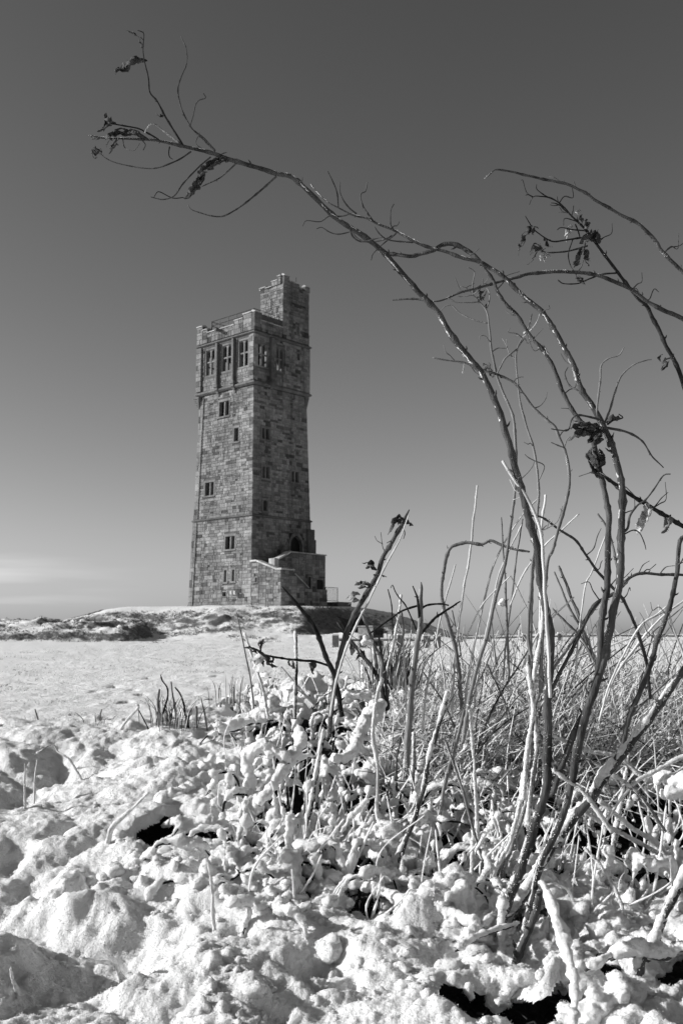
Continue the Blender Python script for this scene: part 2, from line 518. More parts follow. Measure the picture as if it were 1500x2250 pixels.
pts = []
x = rng.uniform(-14, 14, 40000); y = np.exp(rng.uniform(math.log(4.5), math.log(62), 40000))
ok = (np.abs(x) < 0.42 * y + 1) & (noise2(x, y, 1.5, 23) + 0.5 * noise2(x, y, 0.4, 24) > 0.22)
x, y = x[ok], y[ok]
tufts('grass', np.stack([x, y, ground_h(x, y)], 1), 0.02, 0.06, 0.004, 4, M['grass'], 0.9, 'short grass tips showing through the snow of the field')

# ------------------------------------------------------------------ the tower
AZ = math.radians(-42)
HX, HY = 4.0, 3.7
tower = empty('stone_tower', tuple(TC), AZ)
tag(tower, 'tall tapering sandstone tower with a stair turret on its snowy mound', 'tower')
ZS = 18.66                       # underside of the jettied top storey

def inset(z):
    if z < 7.44: return 0.5 * z / ZS
    if z < ZS: return 0.06 + 0.44 * z / ZS
    return 0.34

# a face: fn(u, z, d) -> local xyz with d measured outwards from the wall surface
def f_south(u, z, d): return (u, -(HY - inset(z)) - d, z)
def f_east(u, z, d): return (HX - inset(z) + d, u, z)
def f_north(u, z, d): return (-u, HY - inset(z) + d, z)
def f_west(u, z, d): return (-(HX - inset(z)) - d, -u, z)

stones = []                      # (area, verts, faces, tone)
def stone_box(fn, u0, u1, z0, z1, d1, tone, d0=-0.22, j=0.008):
    u0 += j; u1 -= j; z0 += j; z1 -= j
    if u1 - u0 < 0.05 or z1 - z0 < 0.05: return
    c = 0.018
    V = [fn(u0, z0, d0), fn(u1, z0, d0), fn(u1, z1, d0), fn(u0, z1, d0),
         fn(u0, z0, d1 - c), fn(u1, z0, d1 - c), fn(u1, z1, d1 - c), fn(u0, z1, d1 - c),
         fn(u0 + c, z0 + c, d1), fn(u1 - c, z0 + c, d1), fn(u1 - c, z1 - c, d1), fn(u0 + c, z1 - c, d1)]
    F = [(0, 1, 5, 4), (1, 2, 6, 5), (2, 3, 7, 6), (3, 0, 4, 7), (4, 5, 9, 8), (5, 6, 10, 9), (6, 7, 11, 10), (7, 4, 8, 11), (8, 9, 10, 11)]
    stones.append(((u1 - u0) * (z1 - z0), V, F, tone))

def pick_tone():
    r = rng.random()
    if r < 0.12: return rng.uniform(0.0, 0.18)
    if r < 0.36: return rng.uniform(0.22, 0.45)
    return rng.uniform(0.45, 1.0)

def courses(fn, ulo, uhi, z0, z1, holes=(), off=0.0, fine=True, quoin=True, quoin_tone=None, hmean=0.27):
    """lays rough courses between z0 and z1; ulo/uhi are functions of z; holes are (u0,u1,z0,z1)"""
    z = z0
    row = 0
    while z < z1 - 0.05:
        h = hmean * rng.choice([0.75, 0.9, 1.0, 1.15, 1.35])
        if z1 - (z + h) < 0.16: h = z1 - z
        zm = z + h / 2
        a, b = ulo(zm), uhi(zm)
        u = a
        first = True
        while u < b - 0.02:
            w = rng.choice([0.25, 0.32, 0.4, 0.5, 0.62, 0.85]) * rng.uniform(0.85, 1.15)
            if quoin and first: w = 0.75 if row % 2 else 0.45
            rem = b - (u + w)
            if quoin and rem < 0.75: w = (b - u) if rem < 0.28 else max(0.25, b - u - (0.45 if row % 2 else 0.75))
            if b - (u + w) < 0.2: w = b - u
            isq = quoin and (first or b - (u + w) < 0.01)
            segs = [(u, u + w)]
            for (hu0, hu1, hz0, hz1) in holes:
                if z + h > hz0 + 0.02 and z < hz1 - 0.02:
                    ns = []
                    for (p0, p1) in segs:
                        if p1 <= hu0 or p0 >= hu1: ns.append((p0, p1)); continue
                        if p0 < hu0: ns.append((p0, hu0))
                        if p1 > hu1: ns.append((hu1, p1))
                    segs = ns
            for (p0, p1) in segs:
                if p1 - p0 < 0.07: continue
                t = quoin_tone() if (isq and quoin_tone) else pick_tone()
                dd = off + rng.uniform(0.0, 0.035)
                if fine and not isq and h > 0.3 and rng.random() < 0.45:      # two thin snecks instead of one stone
                    k = rng.uniform(0.38, 0.62) * h
                    if (p1 - p0) > 0.55 and rng.random() < 0.5:
                        q = p0 + (p1 - p0) * rng.uniform(0.35, 0.65)
                        stone_box(fn, p0, q, z, z + k, dd, t); stone_box(fn, q, p1, z, z + k, off + rng.uniform(0, .035), pick_tone())
                    else:
                        stone_box(fn, p0, p1, z, z + k, dd, t)
                    stone_box(fn, p0, p1, z + k, z + h, off + rng.uniform(0, .035), pick_tone())
                else:
                    stone_box(fn, p0, p1, z, z + h, dd, t)
            u += w; first = False
        z += h; row += 1

walls = MB()
def core(fn, ulo, uhi, zs, holes, off=-0.03, tone=0.5):
    """the mortared wall behind the stones, with its openings left out"""
    zz = sorted(set([round(v, 3) for v in zs] + [round(v, 3) for h in holes for v in h[2:]]))
    uu = sorted(set(round(v, 3) for h in holes for v in h[:2]))
    for z0, z1 in zip(zz[:-1], zz[1:]):
        e0 = lambda z: [ulo(z)] + uu + [uhi(z)]
        L0, L1 = e0(z0 + 1e-4), e0(z1 - 1e-4)
        for i in range(len(L0) - 1):
            um = (max(L0[i], L1[i]) + min(L0[i + 1], L1[i + 1])) / 2; zm = (z0 + z1) / 2
            if any(h[0] < um < h[1] and h[2] < zm < h[3] for h in holes): continue
            walls.add([fn(L0[i], z0, off), fn(L0[i + 1], z0, off), fn(L1[i + 1], z1 - 1e-4, off), fn(L1[i], z1 - 1e-4, off)], [(0, 1, 2, 3)], tone)

FR = 0.16                        # width of the dressed surround round an opening
def window(fn, u0, u1, z0, z1, lights=2, transom=False, glass=True, off=0.0, arched=False, depth=0.42, surround=FR, bars=True):
    """dressed stone surround with mullions, and dark panes set back in it; u0..z1 is the clear opening"""
    root = MB()
    def bx(a, b, c, d, d0, d1): root.prism([(a, c), (b, c), (b, d), (a, d)], d0, d1, lambda p, q, r: fn(p, q, r), rng.uniform(0.4, 0.9))
    s_ = surround
    bx(u0 - s_, u0, z0, z1, -depth, off + 0.035); bx(u1, u1 + s_, z0, z1, -depth, off + 0.035)
    bx(u0 - s_, u1 + s_, z1, z1 + s_ * 1.2, -depth, off + 0.04); bx(u0 - s_ - 0.05, u1 + s_ + 0.05, z0 - s_ * 0.9, z0, -depth, off + 0.07)
    f = root.build('window', M['dressed'], tower)
    mw = 0.14
    if lights == 2:
        mm = MB(); um = (u0 + u1) / 2
        mm.prism([(um - mw / 2, z0), (um + mw / 2, z0), (um + mw / 2, z1), (um - mw / 2, z1)], -depth * 0.75, off - 0.04, lambda p, q, r: fn(p, q, r), 0.85)
        mm.build('mullion', M['dressed'], f)
        if transom:
            zt = z0 + (z1 - z0) * 0.53
            for (a, b) in ((u0, um - mw / 2 - 0.002), (um + mw / 2 + 0.002, u1)):
                t = MB(); t.prism([(a, zt - 0.06), (b, zt - 0.06), (b, zt + 0.06), (a, zt + 0.06)], -depth * 0.7, off - 0.06, lambda p, q, r: fn(p, q, r), 0.85)
                t.build('transom', M['dressed'], f)
        if arched:
            for (a, b) in ((u0, um - mw / 2 - 0.002), (um + mw / 2 + 0.002, u1)):
                t = MB(); w = b - a; hh = 0.26
                for sgn, e in ((1, a), (-1, b)):
                    t.prism([(e, z1 - hh), (e + sgn * w * 0.12, z1 - hh * 0.42), (e + sgn * w * 0.5, z1 - 0.03), (e + sgn * w * 0.5, z1), (e, z1)], -depth * 0.7, off - 0.05, lambda p, q, r: fn(p, q, r), 0.7)
                t.build('light_head', M['dressed'], f)
    if glass:
        edges = [u0, (u0 + u1) / 2 - mw / 2, (u0 + u1) / 2 + mw / 2, u1] if lights == 2 else [u0, u1]
        for a, b in zip(edges[::2], edges[1::2]):
            g = MB(); g.prism([(a - 0.02, z0 - 0.02), (b + 0.02, z0 - 0.02), (b + 0.02, z1 + 0.02), (a - 0.02, z1 + 0.02)], -depth * 0.8, -depth * 0.8 + 0.02, lambda p, q, r: fn(p, q, r))
            g.build('pane', M['glass'], f)
    return (u0 - s_, u1 + s_, z0 - s_ * 0.9, z1 + s_ * 1.2)

JET = 0.0
holesS, holesE, holesN, holesW = [], [], [], []
# belvedere, open two-light windows with transoms (the top storey is hollow, as it is)
for u in (-2.06, 0.12, 2.26):
    holesS.append(window(f_south, u - 0.56, u + 0.56, 20.42, 22.73, 2, True, False, -0.10, True))
for u in (-2.30, -0.25):
    w_ = 0.50 if u < -1 else 0.36
    holesE.append(window(f_east, u - w_, u + w_, 20.40, 22.40, 2, True, False, -0.10, True))
for u in (-2.2, 0.0, 2.2):
    holesN.append(window(f_north, u - 0.52, u + 0.52, 20.42, 22.55, 2, True, False, -0.10, True))
    holesW.append(window(f_west, u * 0.9 - 0.52, u * 0.9 + 0.52, 20.42, 22.55, 2, True, False, -0.10, True))
# lower windows of the lit face
for (a, b, c, d, n) in [(-0.80, 0.46, 16.46, 17.78, 2), (1.22, 1.77, 14.0, 15.19, 1), (-2.31, -1.19, 9.64, 10.81, 2), (0.59, 1.76, 4.79, 5.90, 2), (0.56, 0.90, 2.04, 3.05, 1), (1.56, 1.87, 2.08, 3.04, 1)]:
    holesS.append(window(f_south, a, b, c, d, n))
holesS.append(window(f_south, 0.45, 0.90, 0.84, 1.22, 1, surround=0.07))
for (a, b, c, d, n) in [(-2.28, -1.44, 14.11, 15.05, 2), (-2.27, -1.43, 10.75, 11.75, 2), (1.21, 2.10, 10.82, 11.76, 2), (-2.2, -1.79, 7.97, 8.86, 1)]:
    holesE.append(window(f_east, a, b, c, d, n))
for (a, b, c, d, n) in [(1.72, 1.95, 24.1, 24.85, 1), (1.77, 2.05, 21.75, 22.4, 1)]:
    holesE.append(window(f_east, a, b, c, d, n, off=0.06, surround=0.08))
# pointed doorway high in the shaded face
arch_u, arch_w, arch_z0, arch_zs = 1.62, 0.72, 4.1, 5.2
aw = MB()
def arc_pts(w, n=9):
    R = w * 1.35; out = []
    for i in range(n):
        t = i / (n - 1) * math.acos((R - w) / R)
        out.append((w - R + R * math.cos(t), R * math.sin(t)))
    return out
ap = arc_pts(arch_w)
inner = [(arch_u + a, arch_zs + b) for a, b in ap] + [(arch_u - a, arch_zs + b) for a, b in reversed(ap[:-1])]
ap2 = [(a + 0.22 * (1 - 0.2 * i / 8), b + 0.3 * i / 8) for i, (a, b) in enumerate(ap)]
outer = [(arch_u + a, arch_zs + b) for a, b in ap2] + [(arch_u - a, arch_zs + b) for a, b in reversed(ap2[:-1])]
inner = [(arch_u + arch_w, arch_z0)] + inner + [(arch_u - arch_w, arch_z0)]
outer = [(arch_u + arch_w + 0.22, arch_z0)] + outer + [(arch_u - arch_w - 0.22, arch_z0)]
door_o = empty('doorway'); door_o.parent = tower
for i in range(len(inner) - 1):
    q = MB(); g = 0.008
    q.prism([inner[i], inner[i + 1], outer[i + 1], outer[i]], -0.4, 0.06, lambda a, b, d: f_east(a, b, d), rng.uniform(0.4, 0.9))
    q.build('arch_stone', M['dressed'], door_o)
q = MB(); q.prism(inner, -0.36, -0.30, lambda a, b, d: f_east(a, b, d)); q.build('door_leaf', M['glass'], door_o)
zarch = arch_zs + ap[-1][1]
holesE.append((arch_u - arch_w - 0.12, arch_u + arch_w + 0.12, arch_z0, zarch + 0.18))

# walls of the shaft and of the top storey
Wlo = lambda z: -(HX - inset(z)); Whi = lambda z: HX - inset(z)
Elo = lambda z: -(HY - inset(z)); Ehi = lambda z: HY - inset(z)
zl = [0 - 0.6, 2.5, 5, 7.44, 10, 13, 16, ZS, ZS + 0.01, 23.3, 24.4]
core(f_south, lambda z: Wlo(z) + 0.03, lambda z: Whi(z) - 0.03, zl, holesS)
core(f_east, lambda z: Elo(z) + 0.03, lambda z: Ehi(z) - 0.03, zl, holesE)
core(f_north, lambda z: Wlo(z) + 0.03, lambda z: Whi(z) - 0.03, zl, holesN)
core(f_west, lambda z: Elo(z) + 0.03, lambda z: Ehi(z) - 0.03, zl, holesW)
hx, hy = HX - 0.3, HY - 0.3
walls.box(-hx + 0.05, hx - 0.05, -hy + 0.05, hy - 0.05, 18.9, 19.1)
walls.box(-hx + 0.05, hx - 0.05, -hy + 0.05, hy - 0.05, 23.5, 23.75)
wall_o = walls.build('wall', M['mortar'], tower)

dirty = lambda: rng.uniform(0.1, 0.5)
courses(f_south, lambda z: Wlo(z) + 0.62, Whi, -0.6, 7.40, holesS)
courses(f_south, lambda z: Wlo(z) + 0.62, Whi, 7.62, ZS, holesS)
# corner strip at the far left, ashlar of larger stones
courses(f_south, Wlo, lambda z: Wlo(z) + 0.60, -0.6, 7.40, (), 0.03, False, False, hmean=0.5)
courses(f_south, Wlo, lambda z: Wlo(z) + 0.60, 7.62, ZS - 0.3, (), 0.03, False, False, hmean=0.5)
courses(f_east, Elo, Ehi, -0.6, 7.40, holesE)
courses(f_east, Elo, Ehi, 7.62, ZS, holesE)
courses(f_west, Elo, Ehi, -0.6, ZS, holesW, fine=False, hmean=0.6)
# panelled top storey: the fields between the strips are set back
for (a, b) in ((-3.02, -1.10), (-0.72, 1.02), (1.38, 3.22)):
    courses(f_south, lambda z: a, lambda z: b, 19.05, 23.05, holesS, -0.02, True, False, hmean=0.3)
courses(f_south, lambda z: -3.72, lambda z: -3.04, 19.05, 23.05, (), 0.16, False, False, hmean=0.42)
courses(f_south, lambda z: 3.24, lambda z: 3.72, 19.05, 23.05, (), 0.10, False, False, hmean=0.42)
for (a, b) in ((-2.98, -1.52), (-1.14, -0.02)):
    courses(f_east, lambda z: a, lambda z: b, 19.05, 23.05, holesE, -0.02, True, False, hmean=0.3)
courses(f_east, lambda z: -3.42, lambda z: -3.0, 19.05, 23.05, (), 0.10, False, False, hmean=0.42)
courses(f_east, lambda z: 0.02, lambda z: 3.42, 19.05, 23.05, holesE, 0.05, True, True, hmean=0.3)
courses(f_west, lambda z: -3.42, lambda z: 3.42, 19.05, 23.05, holesW, 0.0, False, hmean=0.5)

# string courses, jetty corbels, plinth (butted end to end at the corners)
def band(name, z0, z1, out, inn=0.0, z_in=None, tone=0.5):
    q = MB()
    i = inset(z0)
    a, b = HX - i, HY - i
    prof = [(0, z0), (out, z0 + (z1 - z0) * 0.35), (out, z0 + (z1 - z0) * 0.65), (0.02, z1), (-0.15, z1), (-0.15, z0)]
    def ring(x, y): return [(-a - x, -b - x, y), (a + x, -b - x, y), (a + x, b + x, y), (-a - x, b + x, y)]
    R = [ring(o, z) for o, z in prof]
    V = [v for r in R for v in r]
    n = len(prof)
    F = []
    for k in range(n):
        k2 = (k + 1) % n
        for c in range(4):
            F.append((k * 4 + c, k * 4 + (c + 1) % 4, k2 * 4 + (c + 1) % 4, k2 * 4 + c))
    q.add(V, F, tone)
    return q.build(name, M['dressed'], tower)
band('string_course', 7.42, 7.62, 0.11, tone=0.25)
band('string_course', ZS + 0.02, 19.03, 0.17, tone=0.4)
band('string_course', 23.07, 23.36, 0.17, tone=0.3)
band('plinth', -0.6, 0.22, 0.10, tone=0.4)

# strips between the panels, each with a corbel at its foot
for u, w in ((-0.93, 0.11), (1.18, 0.11)):
    st = MB()
    st.prism([(u - w, 19.3), (u + w, 19.3), (u + w, 23.05), (u - w, 23.05)], -0.05, 0.27, f_south, 0.3)
    so = st.build('pilaster', M['dressed'], tower)
    c = MB()
    for k, (hw, d) in enumerate(((0.24, 0.32), (0.19, 0.25), (0.14, 0.17), (0.10, 0.09))):
        z = 19.32 - k * 0.26
        c.prism([(u - hw, z - 0.26), (u + hw, z - 0.26), (u + hw, z - 0.005), (u - hw, z - 0.005)], -0.02, d + 0.02, f_south, 0.35)
    c.build('corbel', M['dressed'], so)
st = MB(); st.prism([(-1.50, 19.3), (-1.16, 19.3), (-1.16, 23.05), (-1.50, 23.05)], -0.05, 0.24, f_east, 0.5)
so = st.build('pilaster', M['dressed'], tower)
c = MB()
for k, (hw, d) in enumerate(((0.28, 0.36), (0.22, 0.28), (0.14, 0.18))):
    z = 19.32 - k * 0.26
    c.prism([(-1.33 - hw, z - 0.26), (-1.33 + hw, z - 0.26), (-1.33 + hw, z - 0.005), (-1.33 - hw, z - 0.005)], -0.02, d + 0.02, f_east, 0.35)
c.build('corbel', M['dressed'], so)
# rounded corbel under the far left corner, stepped corbels under the far right corner
c = MB()
for k in range(6):
    hw = 0.42 - 0.06 * k
    c.box(-3.55 - hw, -3.55 + hw * 0.7, -3.26 - hw * 0.75, -3.0, 18.62 - 0.17 * (k + 1), 18.62 - 0.17 * k - 0.006, 0.4)
c.build('corner_corbel', M['dressed'], tower)
c = MB()
for k in range(7):
    hw = 0.22 - 0.03 * k
    c.box(3.2, 3.42 + hw, 2.95, 3.16 + hw, ZS - 0.2 * (k + 1), ZS - 0.2 * k - 0.006, 0.3)
c.build('corner_corbel', M['dressed'], tower)
# stepped buttress low on the far right corner
c = MB()
for (z0, z1, o) in ((-0.6, 4.6, 0.42), (4.606, 5.9, 0.30), (5.906, 6.8, 0.16)):
    c.box(3.0, HX - 0.02 + o * 0.3, 2.9, HY - 0.1 + o, z0, z1, 0.35)
c.build('buttress', M['dressed'], tower)

# parapet of the main roof with merlons at the corners and copings
def parapet(fn, ulo, uhi, z0, parts, off=0.06, thick=0.42, tone_c=0.8):
    for (a, b, zt) in parts:
        courses(fn, lambda z: a, lambda z: b, z0, zt, (), off, False, False, hmean=0.34)
        q = MB(); q.prism([(a + 0.005, z0), (b - 0.005, z0), (b - 0.005, zt - 0.01), (a + 0.005, zt - 0.01)], -thick, off - 0.05, fn, 0.4)
        q.build('parapet', M['mortar'], tower)
        q = MB()
        def cf(d, z, u): return fn(u, z, d)
        q.prism([(-thick - 0.05, zt), (off + 0.10, zt), (off + 0.10, zt + 0.07), ((off - thick) / 2, zt + 0.2), (-thick - 0.05, zt + 0.07)], a - 0.02, b + 0.02, cf, 0.9)
        q.build('coping', M['coping'], tower)
parapet(f_south, None, None, 23.40, [(-3.78, -3.02, 25.02), (-3.0, -2.38, 24.62), (-2.36, 1.20, 24.28), (1.22, 2.30, 24.62), (2.32, 3.36, 24.95)])
parapet(f_east, None, None, 23.40, [(-3.42, -2.55, 24.95), (-2.53, -1.25, 24.3), (-1.23, -0.10, 24.28)])
parapet(f_west, None, None, 23.40, [(-3.3, -2.5, 25.0), (-2.48, 2.48, 24.3), (2.5, 3.36, 25.0)])
parapet(f_north, None, None, 23.40, [(-0.8, 3.3, 24.3), (-3.6, -0.85, 24.3)])

# stair turret rising above the roof
TX0, TX1, TY0, TY1 = 0.86, 3.74, -0.04, 3.22
def t_south(u, z, d): return (u, TY0 - d, z)
def t_east(u, z, d): return (TX1 + d, u, z)
def t_north(u, z, d): return (-u, TY1 + d, z)
def t_west(u, z, d): return (TX0 - d, -u, z)
q = MB(); q.box(TX0 + 0.03, TX1 - 0.03, TY0 + 0.03, TY1 - 0.03, 23.4, 28.4, 0.5)
q.build('turret_core', M['mortar'], tower)
ts = window(t_south, 2.20, 2.38, 26.2, 27.0, 1, surround=0.03, depth=0.02)
courses(t_south, lambda z: TX0, lambda z: TX1, 23.75, 28.3, [ts])
courses(t_east, lambda z: TY0, lambda z: TY1, 23.40, 28.3, [h for h in holesE if h[2] > 23])
courses(t_west, lambda z: -TY1, lambda z: -TY0, 23.75, 28.3, (), fine=False, hmean=0.5)
courses(t_north, lambda z: -TX1, lambda z: -TX0, 23.4, 28.3, (), fine=False, hmean=0.5)
for fn, parts in ((t_south, [(0.86, 1.62, 28.42), (1.64, 2.34, 28.30), (2.36, 3.10, 28.72), (3.12, 3.50, 29.05)]),
                  (t_east, [(-0.04, 0.62, 29.05), (0.64, 1.9, 28.66), (1.92, 2.6, 28.4), (2.62, 3.28, 28.7)]),
                  (t_west, [(-3.0, 0.0, 28.35)]), (t_north, [(-3.5, -1.2, 28.35)])):
    for (a, b, zt) in parts:
        courses(fn, lambda z: a, lambda z: b, 28.3, zt, (), 0.08, False, False, hmean=0.3)
        q = MB(); q.prism([(a + 0.005, 28.28), (b - 0.005, 28.28), (b - 0.005, zt - 0.01), (a + 0.005, zt - 0.01)], -0.3, 0.04, fn, 0.4)
        q.build('parapet', M['mortar'], tower)
        q = MB(); q.prism([(-0.34, zt), (0.17, zt), (0.17, zt + 0.07), (-0.1, zt + 0.2), (-0.34, zt + 0.07)], a - 0.02, b + 0.02, lambda d, z, u: fn(u, z, d), 0.9)
        q.build('coping', M['coping'], tower)
q = MB(); q.tube((2.6, 2.7, 28.3), (2.6, 2.7, 29.9), 0.025); q.build('lightning_rod', M['iron'], tower)
q = MB()       # rain spout in the parapet
q.prism([(-0.62, 23.98), (-0.38, 23.98), (-0.38, 24.2), (-0.62, 24.2)], 0.05, 0.75, f_south, 0.9)
q.build('rain_spout', M['dressed'], tower)
q = MB(); pts_ = [f_south(-3.20 + 0.0, z, 0.12) for z in (0.1, 6, 7.3)]
q.tube(f_south(Wlo(0.1) + 0.62, 0.1, 0.10), f_south(Wlo(7.3) + 0.62, 7.3, 0.10), 0.035); q.tube(f_south(Wlo(7.7) + 0.62, 7.7, 0.10), f_south(Wlo(18.5) + 0.62, 18.5, 0.10), 0.035)
q.build('conductor_strip', M['coping'], tower)

# roof railing inside the parapet
rail = empty('roof_railing'); rail.parent = tower
def rail_run(A, B, n, z0=23.75, z1=25.55, pick=True):
    A = np.array(A); B = np.array(B)
    for i in range(n + 1):
        p_ = A + (B - A) * i / n
        q = MB(); q.tube((p_[0], p_[1], z0), (p_[0], p_[1], z1), 0.035, 5); q.build('post', M['iron'], rail)
    for z in (z1 - 0.03, z1 - 0.42):
        q = MB(); q.tube((A[0], A[1], z), (B[0], B[1], z), 0.03, 5); q.build('bar', M['iron'], rail)
    q = MB()
    for i in range(1, n * 9):
        p_ = A + (B - A) * i / (n * 9)
        q.tube((p_[0], p_[1], z0 + 0.2), (p_[0], p_[1], z1 - 0.85), 0.012, 4)
    q.tube((A[0], A[1], z1 - 0.85), (B[0], B[1], z1 - 0.85), 0.018, 4)
    q.build('pickets', M['iron'], rail)['kind'] = 'stuff'
rail_run((-2.6, -2.75), (2.95, -2.75), 5)
rail_run((2.95, -2.75), (2.95, -0.3), 2)
rail_run((-2.6, -2.7), (-2.6, 2.6), 4)
q = MB(); q.box(1.75, 1.98, -0.65, -0.42, 24.5, 25.0, 0.5); q.build('roof_lantern', M['lamp'], tower)

# outside stair: low flank wall flush with the lit face, landing, and the tall inner wall with a door
LX = 7.4
def s_flank(u, z, d): return (u, -3.66 - d, z)
def l_east(u, z, d): return (LX + d, u, z)
HXW = 5.8
def h_east(u, z, d): return (HXW + d, u, z)
fl = MB()
fl.prism([(3.7, -0.6), (LX, -0.6), (LX, 2.78), (6.95, 2.78), (4.55, 3.58), (3.7, 3.58)], 0.4, 0.02, lambda a, b, d: s_flank(a, b, -d), 0.5)
fl.prism([(-3.64, -0.6), (1.75, -0.6), (1.75, 1.38), (-0.45, 1.42), (-2.05, 2.5), (-2.2, 2.78), (-3.64, 2.78)], 0.4, 0.02, lambda a, b, d: l_east(a, b, -d), 0.5)
fl.prism([(-2.45, -0.6), (3.25, -0.6), (3.25, 4.36), (-0.95, 4.40), (-2.45, 3.7)], 0.45, 0.02, lambda a, b, d: h_east(a, b, -d), 0.5)
fl.box(4.02, HXW - 0.03, 3.0, 3.2, -0.6, 4.2); fl.box(3.9, 5.4, -2.4, 3.0, 3.0, 3.3)
fl.build('stair_wall', M['mortar'], tower)
sw = window(s_flank, 4.42, 4.66, 1.9, 2.28, 1, surround=0.07, depth=0.03)
def clip_courses(fn, a, b, z0, top, holes=(), **k):
    """courses under a sloping top: laid in narrow bays"""
    n = max(1, int((b - a) / 0.8)); step = (b - a) / n
    for i in range(n):
        u0, u1 = a + i * step, a + (i + 1) * step
        courses(fn, lambda z: u0, lambda z: u1, z0, min(top(u0), top(u1)) - 0.005, holes, 0.0, True, False, **k)
topS = lambda u: 3.58 if u < 4.55 else (3.58 - (u - 4.55) / 2.4 * 0.8 if u < 6.95 else 2.78)
clip_courses(s_flank, 4.0, LX, -0.6, topS, [sw], hmean=0.3)
topL = lambda u: 2.78 if u < -2.2 else (2.5 - (u + 2.05) / 1.6 * 1.08 if u < -0.45 else 1.38)
clip_courses(l_east, -3.66, 1.75, -0.6, topL, (), hmean=0.3)
dw = window(h_east, 2.15, 2.95, 0.1, 2.3, 1, surround=0.1, depth=0.03)
dw2 = window(h_east, 1.15, 1.40, 1.5, 2.5, 1, surround=0.08, depth=0.03)
topH = lambda u: 4.38 if u > -0.95 else 3.7 + (u + 2.45) / 1.5 * 0.68
clip_courses(h_east, -2.45, 3.25, -0.6, topH, [dw, dw2], hmean=0.32)
def cope(path, fn, d0, d1, t=0.12):
    q = MB()
    for (u0, z0), (u1, z1) in zip(path[:-1], path[1:]):
        q.prism([(u0, z0), (u1, z1), (u1, z1 + t), (u0, z0 + t)], d0, d1, fn, 0.95)
    q.build('coping', M['coping'], tower)
cope([(3.85, 3.6), (4.55, 3.6), (6.95, 2.8), (7.52, 2.8)], s_flank, -0.5, 0.1, 0.14)
cope([(-3.3, 2.8), (-2.2, 2.8)], l_east, -0.5, 0.1, 0.1)
cope([(-2.05, 2.52), (-0.45, 1.43)], l_east, -0.45, 0.06, 0.05)
cope([(-1.0, 4.42), (3.3, 4.38)], h_east, -0.55, 0.1, 0.1)
cope([(-2.4, 3.74), (-1.02, 4.40)], h_east, -0.55, 0.1, 0.16)
q = MB(); q.box(HXW - 0.55, HXW + 0.12, -2.95, -2.48, 3.15, 3.85, 0.95); q.build('newel_block', M['coping'], tower)
q = MB(); q.box(HXW + 0.1, HXW + 0.9, -1.9, -1.45, 2.2, 2.85, 0.8); q.build('step_block', M['coping'], tower)
for i in range(7):        # the steps of the lower flight between the two walls
    q = MB(); q.box(5.86, 6.94, 1.6 - 0.3 * (i + 1), 1.6 - 0.3 * i - 0.004, 0.0, 0.25 + 0.2 * i, 0.5); q.build('step', M['dressed'], tower)
# landing and railing at the right
q = MB(); q.box(4.2, 7.2, 3.3, 5.0, -0.6, 0.42, 0.3); q.build('landing', M['dressed'], tower)
lr = empty('landing_railing'); lr.parent = tower
for k in (3.38, 4.9):
    q = MB(); q.tube((5.7, k, 0.42), (5.7, k, 1.72), 0.03, 5); q.build('post', M['iron'], lr)
for z in (1.7, 0.56):
    q = MB(); q.tube((5.7, 3.38, z), (5.7, 4.9, z), 0.02, 5); q.build('bar', M['iron'], lr)
for i in range(1, 10):
    q = MB(); y_ = 3.38 + 1.52 * i / 10; q.tube((5.7, y_, 0.56), (5.7, y_, 1.7), 0.010, 4); q.build('baluster', M['iron'], lr)
# two small floodlights low on the lit face
for u in (2.10, 2.52):
    fo = MB(); fo.box(u - 0.11, u + 0.11, -4.25, -4.0, 0.95, 1.25, 0.5); fo.tube((u, -4.1, 0.9), (u, -3.7, 0.9), 0.03, 5)
    fo.build('floodlight', M['lamp'], tower)

# the 300 largest stones are parts; the rest of the masonry is one part
stones.sort(key=lambda s_: -s_[0])
vis = [s_ for s_ in stones if True]
for (a, V_, F_, t) in vis[:300]:
    mk('stone', V_, F_, M['stone'], tower, False, [t] * len(F_))
rest = MB()
for (a, V_, F_, t) in vis[300:]: rest.add(V_, F_, t)
o = mk('rubble_masonry', rest.V, rest.F, M['stone'], tower, False, rest.T)
o['kind'] = 'stuff'

# ------------------------------------------------------------------ fence, bin and path beyond the field
def gz(x, y): return float(ground_h(np.array([x]), np.array([y]))[0])
def rail_fence(pxs, d, label, py_base, hp=0.62, hw=0.17):
    xs = [(ray(p_, py_base)[0] / ray(p_, py_base)[1]) * d for p_ in pxs]
    r0 = empty('rail_fence', (xs[0], d, gz(xs[0], d)))
    tag(r0, label, 'fence', 'low rail fences across the hilltop')
    zb = gz(xs[0], d)
    tops = []
    for x in xs:
        z = gz(x, d)
        q = MB(); q.box(x - xs[0] - hw, x - xs[0] + hw, -hw, hw, z - zb - 0.2, z - zb + hp, 0.5)
        po = q.build('post', M['timber'], r0)
        q = MB(); q.box(x - xs[0] - hw - .01, x - xs[0] + hw + .01, -hw - .01, hw + .01, z - zb + hp + 0.002, z - zb + hp + 0.07)
        q.build('snow_cap', M['snow'], po)
        tops.append((x - xs[0], z - zb + hp * 0.62))
    for (xa, za), (xb, zb_) in zip(tops[:-1], tops[1:]):
        q = MB(); q.tube((xa + hw + 0.02, 0, za), (xb - hw - 0.02, 0, zb_), 0.06, 6); q.build('rail', M['timber'], r0)
        q = MB(); q.tube((xa + hw + 0.02, 0, za + 0.06), (xb - hw - 0.02, 0, zb_ + 0.06), 0.045, 6); q.build('snow_cap', M['snow'], r0)
rail_fence([737, 797, 880, 937, 960], 52, 'low rail fence with square snow capped posts in front of the steps', 1408)
